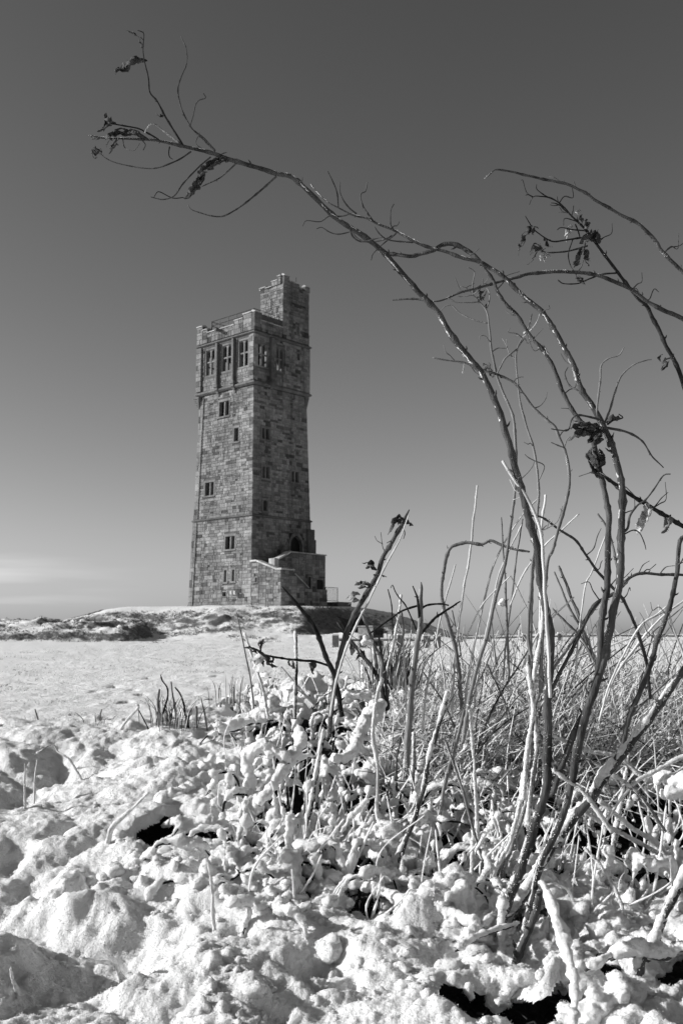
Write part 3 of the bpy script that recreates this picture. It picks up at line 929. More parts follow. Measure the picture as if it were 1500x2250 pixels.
rail_fence([1012, 1075, 1150, 1228, 1330, 1450, 1560], 62, 'long low rail fence along the hill edge behind the straw', 1396, 0.42, 0.10)
bx_, bd = (ray(814, 1400)[0] / ray(814, 1400)[1]) * 55, 55
bn = empty('litter_bin', (bx_, bd, gz(bx_, bd)), math.radians(-38))
tag(bn, 'square dark fronted bin beside the low rail fence', 'litter bin')
q = MB(); q.box(-0.5, 0.5, -0.47, 0.5, -0.2, 1.02); q.build('body', M['timber'], bn)
q = MB(); q.box(-0.54, 0.54, -0.54, 0.54, 1.022, 1.1); q.build('lid', M['timber'], bn)
q = MB(); q.box(0.502, 0.56, -0.40, 0.43, 0.06, 0.95); f_ = q.build('front_panel', M['iron'], bn)
for k in (-0.25, 0.0, 0.25):
    q = MB(); q.box(0.562, 0.575, k - 0.08, k + 0.08, 0.60, 0.85); q.build('slot', M['glass'], f_)

# path and steps down the mound, tower's shadow painted in as dark colour
def on_ground(px, d): 
    x = ray(px, 1350)[0] / ray(px, 1350)[1] * d
    return x
pv = []; pn = 26
for i in range(pn):
    t = i / (pn - 1); y = 79.5 - 9.0 * t
    xc = 0.4 + 8.6 * t
    for k in (-1.1, -0.4, 0.4, 1.1):
        x = xc + k * 0.8; pv.append((x, y + k * 0.9, gz(x, y + k * 0.9) + 0.05))
path = mk('path', pv, grid_faces(pn, 4), M['path_shade'], sm=True)
tag(path, 'path down the right of the mound, tower shadow put into its dark colour', kind='structure')
for i in range(3):
    x = 2.3 + 1.4 * i; y = 77.5 - 1.45 * i
    q = MB(); q.box(-1.2, 1.2, -0.25, 0.25, -0.15, 0.16)
    o = q.build('step', M['dressed']); o.location = (x, y, gz(x, y)); o.rotation_euler = (0, 0, math.radians(45))
    tag(o, ['top stone step of the path down the mound', 'middle stone step of the path down the mound', 'lowest stone step of the path down the mound'][i], 'step', 'steps on the mound path')
# ------------------------------------------------------------------ the snowy bank in front
def ridge(x):
    return 3.02 + 0.62 * smooth(-0.62, -0.22, x) + 0.30 * smooth(0.1, 0.8, x)

def bank_base(x, y):
    r = ridge(x) + 0.12 * noise2(x, y * 0.2, 0.35, 31)
    b = 0.806 + 0.14 * (y - 1.35) - 0.02 * np.clip(1.35 - y, 0, 1)
    return b * (1 - smooth(0, 1, (y - r) / 0.85)) + (-0.25) * smooth(0, 1, (y - r) / 0.85)

def hit(px, py):
    """distance at which the line of sight through a pixel meets the bank"""
    r = ray(px, py); r = r / r[1]
    d = np.linspace(0.9, 5.2, 900)
    z = EYE + r[2] * d
    g = z - bank_base(r[0] * d, d)
    k = np.argmax(g < 0)
    return float(d[k]) if g.min() < 0 else 3.6

# hollows and swells seen in the snow: (px, py, half width px, half depth px, height m)
FEAT = [(90, 2003, 230, 30, -0.052), (205, 2110, 130, 70, -0.055), (120, 2060, 120, 40, -0.035), (300, 2040, 80, 50, -0.035), (35, 2110, 65, 55, 0.045), (450, 2140, 190, 60, 0.03),
        (330, 1940, 190, 30, 0.022), (60, 1968, 120, 8, 0.012), (55, 1938, 27, 20, -0.050), (180, 1926, 26, 22, -0.045), (110, 1925, 22, 14, -0.018),
        (385, 1815, 52, 30, -0.17), (470, 1795, 26, 18, -0.12), (140, 1822, 26, 14, -0.05), (15, 1870, 40, 28, -0.045), (90, 1690, 110, 24, -0.045), (190, 1665, 120, 22, -0.045),
        (30, 1740, 70, 16, -0.045), (520, 1835, 46, 26, -0.15), (690, 1720, 60, 42, -0.19), (620, 1710, 30, 20, -0.14), (745, 1640, 40, 20, -0.1), (620, 1790, 26, 18, -0.12),
        (770, 1885, 24, 12, -0.07), (930, 1870, 34, 24, -0.12), (915, 1690, 40, 30, -0.14), (1030, 1700, 44, 36, -0.16), (1090, 1720, 60, 40, -0.16), (1010, 1800, 34, 22, -0.10),
        (690, 2115, 70, 34, -0.045), (740, 2165, 40, 16, -0.05), (610, 2205, 26, 20, -0.05), (500, 2040, 34, 16, -0.04), (620, 1985, 70, 30, 0.02), (1080, 2216, 100, 36, -0.16), (1180, 2234, 56, 32, -0.13),
        (1310, 2198, 100, 26, -0.15), (1250, 1890, 46, 20, -0.10), (1190, 2060, 26, 22, -0.07), (1330, 1700, 150, 70, -0.20), (1450, 1760, 90, 80, -0.20), (1280, 1690, 60, 40, -0.1),
        (1390, 1930, 60, 18, -0.06), (1440, 1990, 50, 26, -0.09), (1130, 1990, 40, 26, -0.08), (960, 2200, 60, 40, 0.02), (880, 2050, 90, 30, 0.02), (1480, 2140, 50, 30, -0.10)]
FW = []
for px, py, rx, ry, h in FEAT:
    d = hit(px, py); r = ray(px, py); r = r / r[1]
    FW.append((r[0] * d, d, rx / FPX * d, ry / FPX * d / (-(r[2]) + 0.14), h))

def clump(x, y):
    """0..1 how tangled the plants under the snow are"""
    return np.clip(0.22 * smooth(-0.35, 0.1, x) + smooth(1.60, 1.95, y + 0.5 * smooth(0.0, 0.5, x) * 1.0) * smooth(-0.55, -0.05, x + 0.12 * noise2(x, y, 0.3, 33)) + 0.5 * smooth(0.05, 0.3, x) * smooth(1.5, 1.2, y), 0, 1)

def snow_h(x, y, detail=True, want_gap=False):
    b = bank_base(x, y)
    hole = np.zeros_like(b)
    wx = x + 0.030 * noise2(x, y, 0.10, 52) + 0.012 * noise2(x, y, 0.03, 53); wy = y + 0.035 * noise2(x, y, 0.10, 54) + 0.014 * noise2(x, y, 0.03, 55)
    for (fx, fy, ax, ay, h) in FW:
        q = ((wx - fx) / ax) ** 2 + ((wy - fy) / ay) ** 2
        g = h * np.exp(-q)
        b = b + np.where(h > -0.06, g, 0); hole = hole + (g if h <= -0.06 else 0)
    c = clump(x, y) * (1 - 0.8 * smooth(0.36 * y + 0.02, 0.36 * y + 0.30, x))
    w = x + 0.03 * noise2(x, y, 0.12, 35); v = y + 0.04 * noise2(x, y, 0.12, 36)
    n1 = np.abs(noise2(w, v, 0.22, 37)); n2 = np.abs(noise2(w, v, 0.085, 38)); n3 = np.abs(noise2(w, v, 0.036, 39))
    m1 = np.abs(noise2(w, v, 0.15, 47)); m2 = np.abs(noise2(w, v, 0.055, 48)); m3 = np.abs(noise2(w, v, 0.024, 49))
    b = b + 0.020 * noise2(w, v, 0.32, 46) + 0.022 * (m1 - 0.25) + 0.006 * noise2(x, y, 0.05, 57) + (0.011 * (m2 - 0.25) + 0.005 * (m3 - 0.25)) * smooth(-0.1, 0.6, noise2(x, y, 0.25, 56)) + c * (0.055 * (n1 - 0.25) + 0.045 * (n2 - 0.25) + 0.022 * (n3 - 0.25))
    # gaps between the laden stems, where the sheet of snow is broken through
    gap = (noise2(w * 1.1, v * 0.6, 0.075, 40) + 0.45 * noise2(w, v, 0.2, 41)) + 0.10 + 1.7 * (c - 1)
    gap = np.maximum(gap, (-hole - 0.040) * 9 + 0.5 * noise2(w, v, 0.05, 42) * np.clip(-hole / 0.06, 0, 1))
    b = b - 0.018 * smooth(-0.35, 0.0, gap) + 0.08 * np.maximum(hole, -0.06)
    if detail:
        b = b + 0.0028 * noise2(x, y, 0.016, 43) + 0.0018 * noise2(x, y, 0.0065, 44) + 0.0018 * noise2(x, y, 0.0034, 45)
    return (b, gap) if want_gap else b

ys = np.exp(np.linspace(math.log(0.98), math.log(4.9), 540))
s = np.linspace(-1, 1, 640)
s = 0.52 * s + 0.48 * s ** 5
X, Y = fan(ys, s, lambda y: 0.95 * y + 0.35)
Z, GAP = snow_h(X, Y, True, True)
F = grid_faces(*X.shape)
F = F[(GAP.ravel()[F].min(1) < 0.0)]
snow = mk('snow', np.stack([X, Y, Z], -1).reshape(-1, 3), F, M['snow'], sm=True)
tag(snow, 'lumpy fresh snow lying over the bank in the foreground', kind='structure')
# the dark earth and leaf litter under it
ys = np.linspace(0.9, 5.0, 160); s = np.linspace(-1, 1, 160)
s = 0.6 * s + 0.4 * s ** 5
X, Y = fan(ys, s, lambda y: 1.0 * y + 0.4)
Zs = bank_base(X, Y) - 0.075 - 0.06 * clump(X, Y) + 0.02 * noise2(X, Y, 0.08, 51)
for (fx, fy, ax, ay, h) in FW:
    if h < -0.09: Zs = Zs + 0.45 * h * np.exp(-(((X - fx) / (ax * 1.5)) ** 2 + ((Y - fy) / (ay * 1.5)) ** 2))
SG, GG = snow_h(X, Y, False, True)
Zs = np.where(GG < 0.0, np.minimum(Zs, SG - 0.035), Zs)
earth = mk('earth', np.stack([X, Y, Zs], -1).reshape(-1, 3), grid_faces(*X.shape), M['soil'], sm=True)
tag(earth, 'dark earth and litter of the bank under the snow', kind='structure')

def sh(x, y): return float(snow_h(np.array([x]), np.array([y]), False)[0])

# ---- snow lying on the collapsed brambles: tubes and clods fused into one crust
bm = bmesh.new(); bmesh.ops.create_icosphere(bm, subdivisions=2, radius=1.0)
IV = np.array([v.co[:] for v in bm.verts]); IF = np.array([[v.index for v in f.verts] for f in bm.faces]); bm.free()
IF4 = np.hstack([IF, IF[:, 2:3]])

def clod(g, c, r, sq=0.8):
    q = IV * r
    q = q * (1 + 0.9 * (vnoise(IV * 1.7 + rng.uniform(0, 90, 3)) - 0.5))[:, None] * np.array([1, 1, sq])
    g.add(q + np.asarray(c), IF4)

def crust_tube(g, P, R, step=0.008, n=8, lump=0.35):
    P, R = resample(P, R, step)
    R = R * (1 + lump * (2 * vnoise(P * 45 + 7) - 1) + 0.5 * lump * (2 * vnoise(P * 110) - 1))
    V, F = tube_mesh(P, np.maximum(R, 0.0008), n)
    g.add(V, F)

def fuse(g, name, voxel, amp, fine, parent=None, mat=None):
    """one watertight skin round everything collected in g, roughened like frost"""
    V = np.vstack(g.V); F = quads_tris(np.vstack(g.F))
    me = bpy.data.meshes.new('tmp'); me.from_pydata(V.tolist(), [], F)
    o = bpy.data.objects.new('tmp', me); COL.objects.link(o)
    m = o.modifiers.new('remesh', 'REMESH'); m.mode = 'VOXEL'; m.voxel_size = voxel
    dg = bpy.context.evaluated_depsgraph_get()
    me2 = bpy.data.meshes.new_from_object(o.evaluated_get(dg))
    bpy.data.objects.remove(o); bpy.data.meshes.remove(me)
    k = len(me2.vertices)
    co = np.empty(k * 3, np.float32); me2.vertices.foreach_get('co', co); co = co.reshape(-1, 3)
    no = np.empty(k * 3, np.float32); me2.vertex_normals.foreach_get('vector', no); no = no.reshape(-1, 3)
    c64 = co.astype(float)
    dsp = amp * (2 * vnoise(c64 / fine) - 1) + amp * 0.7 * (2 * vnoise(c64 / (fine * 0.45) + 31) - 1) + amp * 2.4 * (2 * vnoise(c64 / (fine * 2.8) + 11) - 1)
    co = (co + no * dsp[:, None]).astype(np.float32)
    me2.vertices.foreach_set('co', co.ravel())
    me2.materials.clear(); me2.materials.append(mat or M['crust'])
    me2.polygons.foreach_set('use_smooth', np.ones(len(me2.polygons), bool))
    me2.update(); me2.name = name
    o2 = bpy.data.objects.new(name, me2); COL.objects.link(o2)
    if parent is not None: o2.parent = parent
    return o2

g = Geo()
cores = Geo()
def px_point(px, py, up=0.0):
    d = hit(px, py); p = at(px, py, d); p[2] += up
    return p
# arching canes weighed down by snow
count = 0
while count < 190:
    px = rng.uniform(430, 1500); py = rng.uniform(1500, 2010)
    if px > 1180 and rng.random() < 0.75: continue
    p = px_point(px, py); x, y = p[0], p[1]
    if clump(np.array([x]), np.array([y]))[0] < 0.35: continue
    L = rng.uniform(0.05, 0.2); az = rng.uniform(0, math.pi * 2); hh = rng.uniform(0.015, 0.075) * (0.5 + L * 2.2)
    a = np.array([x, y]); b = a + L * np.array([math.cos(az), math.sin(az) * 0.7])
    mid = (a + b) / 2 + rng.normal(0, 0.02, 2)
    za, zb = sh(*a) - 0.03, sh(*b) - 0.03
    base = float(bank_base(np.array([mid[0]]), np.array([mid[1]]))[0])
    q1 = a * 0.72 + b * 0.28 + rng.normal(0, 0.012, 2); q2 = a * 0.28 + b * 0.72 + rng.normal(0, 0.012, 2)
    P = np.array([[*a, za], [*q1, base + hh * rng.uniform(0.7, 1)], [*mid, base + hh], [*q2, base + hh * rng.uniform(0.4, 0.9)], [*b, zb]])
    r = rng.uniform(0.004, 0.008)
    crust_tube(g, P, [r * 0.7, r, r * 1.25, r, r * 0.6], 0.01, 8, 0.45)
    P2, R2 = resample(P, np.full(5, rng.uniform(0.0015, 0.003)), 0.022)
    V, F = tube_mesh(P2 - np.array([0, 0, r * 0.6]), R2, 5); cores.add(V, F)
    count += 1
# frosted twigs sticking out of them at every angle
tw = Geo()
for _ in range(430):
    px = rng.uniform(500, 1500); py = rng.uniform(1490, 2000)
    if px > 1180 and rng.random() < 0.5: continue
    p = px_point(px, py); x, y = p[0], p[1]
    if clump(np.array([x]), np.array([y]))[0] < 0.35: continue
    z = float(bank_base(np.array([x]), np.array([y]))[0]) - 0.02
    L = rng.uniform(0.05, 0.17); az = rng.uniform(0, 6.3); el = rng.uniform(0.35, 1.5)
    D = np.array([math.cos(az) * math.cos(el) + 0.15, 0.6 * math.sin(az) * math.cos(el), math.sin(el)])
    r = rng.uniform(0.0009, 0.0024)
    P, R = resample([[x, y, z], np.array([x, y, z]) + D * L * 0.5 + rng.normal(0, 0.11, 3) * L, np.array([x, y, z]) + D * L], [r, r, r * 0.7], 0.006)
    R = R * (1 + 0.5 * (2 * vnoise(P * 170) - 1)); V, F = tube_mesh(P, R, 5); tw.add(V, F)
o = tw.build('frosted_twigs', M['crust'], None, True, False)
tag(o, 'thin frosted twigs sticking out of the snow laden brambles', kind='stuff')
# short upright stubs capped with snow
for _ in range(170):
    px = rng.uniform(480, 1500); py = rng.uniform(1520, 1960)
    p = px_point(px, py); x, y = p[0], p[1]
    if clump(np.array([x]), np.array([y]))[0] < 0.3: continue
    z = sh(x, y); h = rng.uniform(0.02, 0.09); le = rng.normal(0, 0.3, 2) + np.array([0.15, 0])
    r = rng.uniform(0.0025, 0.006)
    crust_tube(g, [[x, y, z - 0.02], [x + le[0] * h * .5, y + le[1] * h * .5, z + h * .5], [x + le[0] * h, y + le[1] * h, z + h]], [r, r, r * 1.3], 0.008, 7, 0.5)
# clods
for _ in range(2300):
    px = rng.uniform(0, 1500); py = 1500 + 750 * rng.random() ** 0.8
    p = px_point(px, py); x, y = p[0], p[1]
    c = clump(np.array([x]), np.array([y]))[0]
    if rng.random() > 0.02 + c: continue
    gp = float(snow_h(np.array([x]), np.array([y]), False, True)[1][0])
    if gp > -0.02 and rng.random() < 0.88: continue
    r = (0.006 + 0.022 * rng.random() ** 1.6) * (0.55 + 0.55 * c)
    clod(g, (x, y, sh(x, y) + r * rng.uniform(-0.6, 0.25)), r, rng.uniform(0.55, 0.85))
    for _k in range(3):      # satellites, so that a clod reads as a torn heap and not as a ball
        q = rng.normal(0, 0.75, 2) * r; r2 = r * rng.uniform(0.35, 0.7)
        clod(g, (x + q[0], y + q[1], sh(x + q[0], y + q[1]) + r2 * rng.uniform(-0.5, 0.4)), r2, rng.uniform(0.6, 0.95))
crust = fuse(g, 'snow_on_brambles', 0.0042, 0.0028, 0.0070)
tag(crust, 'clods and ropes of fresh snow weighing down the collapsed brambles', kind='stuff')
o = cores.build('bramble_canes', M['dark_bark'], None, True, False)
tag(o, 'thin dark bramble canes showing under the ropes of snow', kind='stuff')

# ---- loose frost crystals standing on the surface of the snow, finer than the sheet itself
def crystals(name, objs, n, lo, hi, label, dmax=3.2, bias=(0.5, 0.5)):
    C, NN = [], []
    for o, bz in zip(objs, bias):
        me = o.data; k = len(me.polygons)
        c = np.empty(k * 3, np.float32); me.polygons.foreach_get('center', c); c = c.reshape(-1, 3)
        no = np.empty(k * 3, np.float32); me.polygons.foreach_get('normal', no); no = no.reshape(-1, 3)
        ar = np.empty(k, np.float32); me.polygons.foreach_get('area', ar)
        d = np.maximum(c[:, 1], 0.9)
        w = ar / d ** 2 * (np.abs(c[:, 0]) < 0.36 * c[:, 1] + 0.06) * (c[:, 1] < dmax) * (c[:, 1] > 1.05)
        pick = rng.choice(k, int(n * bz), p=w / w.sum())
        C.append(c[pick] + rng.normal(0, 0.0012, (len(pick), 3))); NN.append(no[pick])
    C = np.vstack(C).astype(float); NN = np.vstack(NN).astype(float); k = len(C)
    sz = rng.uniform(lo, hi, k) * (0.7 + 0.3 * C[:, 1])
    D = NN + rng.normal(0, 0.55, (k, 3)); D /= np.linalg.norm(D, axis=1)[:, None]
    S = np.cross(D, rng.normal(0, 1, (k, 3))); S /= np.linalg.norm(S, axis=1)[:, None]
    W = np.cross(D, S)
    a = C - D * (sz * 0.4)[:, None]
    b1 = C + S * (sz * 0.38)[:, None]; b2 = C - S * (sz * 0.2)[:, None] + W * (sz * 0.33)[:, None]; b3 = C - S * (sz * 0.2)[:, None] - W * (sz * 0.33)[:, None]
    t = C + D * (sz * 0.9)[:, None]
    V = np.stack([b1, b2, b3, t], 1).reshape(-1, 3)
    F = (np.arange(k)[:, None, None] * 4 + np.array([[0, 1, 3], [1, 2, 3], [2, 0, 3]])[None]).reshape(-1, 3)
    o = mk(name, V, F, M['crust'])
    return tag(o, label, kind='stuff')
crystals('frost_crystals', [snow, crust], 210000, 0.0009, 0.0022, 'loose frost crystals standing on the fresh snow', bias=(0.35, 0.65))
# ------------------------------------------------------------------ stems, traced one by one where they stand
def trace3(pts, d0, d1, wig=0.0, power=1.0):
    """pixel polyline [(px,py), ...] from the foot up -> points in the scene, distance running from d0 to d1"""
    q = np.array(pts, float)
    L = np.concatenate([[0], np.cumsum(np.hypot(*np.diff(q, axis=0).T))]); t = (L / L[-1]) ** power
    d = d0 + (d1 - d0) * t
    if wig: d = d + wig * np.sin(t * 9 + q[0, 0]) * np.minimum(1, 3 * t) 
    return np.array([at(a, b, dd) for (a, b), dd in zip(q, d)]), d

def twig_geo(g, P, R, n=7, step=0.006, nodes=True, rough=0.12):
    P, R = resample(P, R, step)
    s_ = np.concatenate([[0], np.cumsum(np.linalg.norm(np.diff(P, axis=0), axis=1))])
    L = s_[-1]; r0 = float(np.mean(R))
    if nodes:
        k = s_[0]
        while k < L:
            k += max(0.022, r0 * rng.uniform(7, 16))
            R = R * (1 + rng.uniform(0.15, 0.42) * np.exp(-((s_ - k) / max(0.003, r0 * 0.9)) ** 2))
    R = R * (1 + rough * (2 * vnoise(P * 160) - 1))
    amp = min(0.0016, r0 * 0.35)
    P = P + amp * (2 * np.stack([vnoise(P * 38 + 5), vnoise(P * 38 + 50), vnoise(P * 38 + 90)], 1) - 1) * smooth(0, 0.03, s_)[:, None]
    V, F = tube_mesh(P, R, n); g.add(V, F)
    return P, R

def buds(g, P, R, spacing=0.05):
    """short broken spurs and buds along a stem"""
    k = 0.0
    s_ = np.concatenate([[0], np.cumsum(np.linalg.norm(np.diff(P, axis=0), axis=1))])
    T, U, W = frames(P)
    while True:
        k += spacing * rng.uniform(0.5, 1.6)
        if k > s_[-1]: break
        i = int(np.searchsorted(s_, k)); i = min(i, len(P) - 1)
        a = rng.uniform(0, 2 * math.pi); r = R[i]
        D = U[i] * math.cos(a) + W[i] * math.sin(a)
        l = r * rng.uniform(0.7, 1.5)
        Q = np.array([P[i] + D * r * 0.6, P[i] + D * (r + l * 0.5) + T[i] * l * 0.5, P[i] + D * (r + l) + T[i] * l * 1.2])
        V, F = tube_mesh(Q, np.array([r * 0.42, r * 0.32, r * 0.08]), 5); g.add(V, F)

SV = np.array([[1, 0, 0], [-1, 0, 0], [0, 1, 0], [0, -1, 0], [0, 0, 1], [0, 0, -1]], float)
SF = np.array([[0, 2, 4], [2, 1, 4], [1, 3, 4], [3, 0, 4], [2, 0, 5], [1, 2, 5], [3, 1, 5], [0, 3, 5]])
SF4 = np.hstack([SF, SF[:, 2:3]])
def crust_geo(g, P, R, cover, thick, step=0.004):
    """grains of frozen snow stuck to the side of a stem that faces the weather (up and to the left), thicker near the ground"""
    P, R = resample(P, R, step)
    T, _, _ = frames(P)
    w = np.array([-0.72, -0.2, 0.66])
    side = w - T * (T @ w)[:, None]; side /= np.linalg.norm(side, axis=1)[:, None] + 1e-9
    side2 = np.cross(T, side)
    m = 0.6 * vnoise(P * 30 + 3) + 0.4 * vnoise(P * 95 + 13)
    hz = 1 - smooth(0.85, 1.30, P[:, 2])                       # less and less above the snow
    if cover > 0.6: hz = np.maximum(hz, 0.75)
    cv = cover * (0.22 + 1.0 * hz)
    k = np.clip((m - (0.64 - 0.5 * cv)) * 5, 0, 1)
    kp = np.convolve(np.pad(k, 3, mode='edge'), np.ones(7) / 7, 'valid') * smooth(0.25, 0.6, cv)
    if kp.max() > 0.05:                                         # frozen-on strips
        rr = R * 0.25 + (R * 0.60 + thick * 0.8) * kp
        rr = rr * (1 + 0.30 * (2 * vnoise(P * 260) - 1))
        V, F = tube_mesh(P + side * (R * 0.66)[:, None], np.maximum(rr, 0.0004), 9)
        V = V + 0.0012 * (2 * np.stack([vnoise(V * 360), vnoise(V * 360 + 40), vnoise(V * 360 + 80)], 1) - 1)
        g.add(V, F)
    dens = k * (8.0 + 2200 * R) * (0.5 + cv)
    cnt = rng.poisson(np.minimum(dens, 30) * 0.8)
    idx = np.repeat(np.arange(len(P)), cnt)
    if len(idx) == 0: idx = np.array([len(P) // 3])
    n = len(idx)
    a = rng.normal(0, 0.75, n)
    D = side[idx] * np.cos(a)[:, None] + side2[idx] * np.sin(a)[:, None]
    r = rng.uniform(0.0004, 0.0010, n) * (1 + 160 * thick * k[idx] * rng.random(n)) * (0.7 + 0.6 * hz[idx])
    c = P[idx] + D * (R[idx] + r * rng.uniform(-0.4, 0.5, n) + 0.4 * thick * kp[idx])[:, None] + T[idx] * rng.uniform(-step, step, n)[:, None]
    V = (c[:, None, :] + SV[None] * r[:, None, None] * rng.uniform(0.6, 1.25, (n, len(SV), 1))).reshape(-1, 3)
    F = (SF4[None] + (np.arange(n) * len(SV))[:, None, None]).reshape(-1, 4)
    g.add(V, F)

def leaf_mesh(pts, width, d, curl=1.2, twist=1.0, seed=0):
    """a withered leaf: a cupped, twisted, ragged blade along a traced line"""
    P, _ = resample(np.array([at(a, b, d + 0.012 * math.sin(i * 1.9 + seed)) for i, (a, b) in enumerate(pts)]), np.ones(len(pts)), 0.004)
    if len(P) < 6: P, _ = resample(P, np.ones(len(P)), 0.0015)
    n = len(P); T, U, W = frames(P)
    t = np.linspace(0, 1, n)
    w = width * 1.1 / FPX * d * 0.5 * np.sin(np.pi * np.clip(t * 0.94 + 0.05, 0, 1)) ** 0.7 * (1 + 0.35 * (2 * vnoise(P * 150 + seed) - 1))
    m = 7
    V = []
    for i in range(n):
        ang = seed * 1.7 + twist * t[i] * 2.2
        A = U[i] * math.cos(ang) + W[i] * math.sin(ang); B = np.cross(T[i], A)
        for j in range(m):
            v = (j / (m - 1) - 0.5) * 2
            cv = curl * (0.7 + 0.5 * math.sin(3 * t[i] + seed))
            ph = v * cv
            V.append(P[i] + (A * math.sin(ph) / max(cv, .3) + B * (1 - math.cos(ph)) / max(cv, .3) * 0.9) * w[i])
    V = np.array(V)
    V = V + 0.0028 * (2 * np.stack([vnoise(V * 190), vnoise(V * 190 + 40), vnoise(V * 190 + 80)], 1) - 1)
    F = grid_faces(n, m)
    # give it thickness
    k = len(V)
    o = mk('leaf', V, F, M['leaf'], sm=True)
    md = o.modifiers.new('thick', 'SOLIDIFY'); md.thickness = 0.0006
    return o

def plant(name, label, cat, pts, w, lean=0.0, mat='stalk', d0=None, twigs=(), leaves=(), crust=0.0, thick=0.0012, group=None, wig=0.0, spur=0.06, part='stem', n=8, power=1.0, step=0.006, nodes=True, foot=True, ws=None):
    """pts run from the foot to the tip, w = widths in photo pixels at the same points (or two numbers)"""
    if d0 is None: d0 = hit(*pts[0])
    P, d = trace3(pts, d0, d0 + lean, wig, power)
    if len(w) == 2 and len(pts) != 2:
        L = np.concatenate([[0], np.cumsum(np.hypot(*np.diff(np.array(pts, float), axis=0).T))]); t = L / L[-1]
        w = w[0] + (w[1] - w[0]) * t
    if ws is None: ws = 0.62 if 'sapling' in name and name not in ('leaning_sapling', 'broken_sapling') else 0.78
    ws = np.interp(np.linspace(0, 1, len(pts)), np.linspace(0, 1, len(ws)), ws) if isinstance(ws, (list, tuple)) else ws
    R = np.asarray(w, float) * ws / 2 / FPX * d
    if foot:          # run the foot down into the ground
        dn = P[0] - P[1]; dn /= np.linalg.norm(dn) + 1e-9
        P = np.vstack([P[0] + dn * 0.05 + np.array([0, 0, -0.03]), P]); R = np.concatenate([[R[0]], R])
    root = empty(name, tuple(P[1] if foot else P[0]))
    tag(root, label, cat, group)
    off = np.array(root.location)
    def put(g, nm, m, sm=True):
        g.V = [v - off for v in g.V]
        return g.build(nm, M[m], root, sm, False)
    g = Geo()
    P2, R2 = twig_geo(g, P, R, n, step, nodes)
    if spur: buds(g, P2, R2, spur)
    put(g, part, mat)
    cg = Geo() if crust > 0 else None
    if crust > 0: crust_geo(cg, P, R, crust, thick)
    dq = np.array([hd for hd in d]); pq = np.array(pts, float)
    twigs = list(twigs)
    if name in ('slim_sapling', 'bent_sapling', 'arching_sapling', 'frosted_sapling'):      # short fine twigs along the stem
        for _ in range(5):
            i = int(rng.integers(max(1, len(pts) // 3), len(pts) - 1)); a, b = pts[i]; e = rng.choice([-1, 1]); l = rng.uniform(16, 46)
            q = [(a, b), (a + e * l * 0.35, b - l * rng.uniform(0.1, 0.5)), (a + e * l * rng.uniform(0.5, 0.9), b - l * rng.uniform(0.2, 1.0)), (a + e * l * rng.uniform(0.6, 1.3), b - l * rng.uniform(0.5, 1.3))]
            twigs.append((q, (3.6, 1.6)))
    for tw in twigs:
        tp, tw_w, tm = tw[0], tw[1], (tw[2] if len(tw) > 2 else mat)
        i = int(np.argmin(np.hypot(pq[:, 0] - tp[0][0], pq[:, 1] - tp[0][1])))
        # interpolate the distance of the stem where the twig leaves it
        dd = np.interp(0, [0], [d[i]])
        e = (tw[3] if len(tw) > 3 else rng.uniform(-0.05, 0.05))
        TP, td = trace3(tp, float(dd), float(dd) + e)
        TR = np.linspace(tw_w[0], tw_w[1], len(tp)) * 0.82 / 2 / FPX * td
        tg = Geo(); p3, r3 = twig_geo(tg, TP, TR, 6, 0.004)
        if tw_w[0] > 4: buds(tg, p3, r3, 0.04)
        put(tg, 'twig', tm)
    leaves = list(leaves)
    for lf in list(leaves):            # smaller shrivelled companions of each leaf
        if lf[1] > 9 and 'crust' not in lf:
            for _ in range(2):
                j = rng.normal(0, 5, 2); q = [(a + j[0] + rng.normal(0, 2.5), b + j[1] + rng.normal(0, 2.5)) for a, b in lf[0][:3]]
                leaves.append((q, lf[1] * rng.uniform(0.4, 0.7)) + tuple(lf[2:3]))
    for lf in leaves:
        lp, lw = lf[0], lf[1]
        i = int(np.argmin(np.hypot(pq[:, 0] - lp[0][0], pq[:, 1] - lp[0][1])))
        o = leaf_mesh(lp, lw, float(d[i]) - 0.004, lf[3] if len(lf) > 3 else 1.3, lf[4] if len(lf) > 4 else 1.0, len(lp) + lp[0][0] % 7)
        o.data.materials.clear(); o.data.materials.append(M[lf[2] if len(lf) > 2 else 'leaf'])
        o.parent = root; o.location = tuple(-off)
    if crust > 0: put(cg, 'snow_crust', 'crust')['kind'] = 'stuff'
    return root

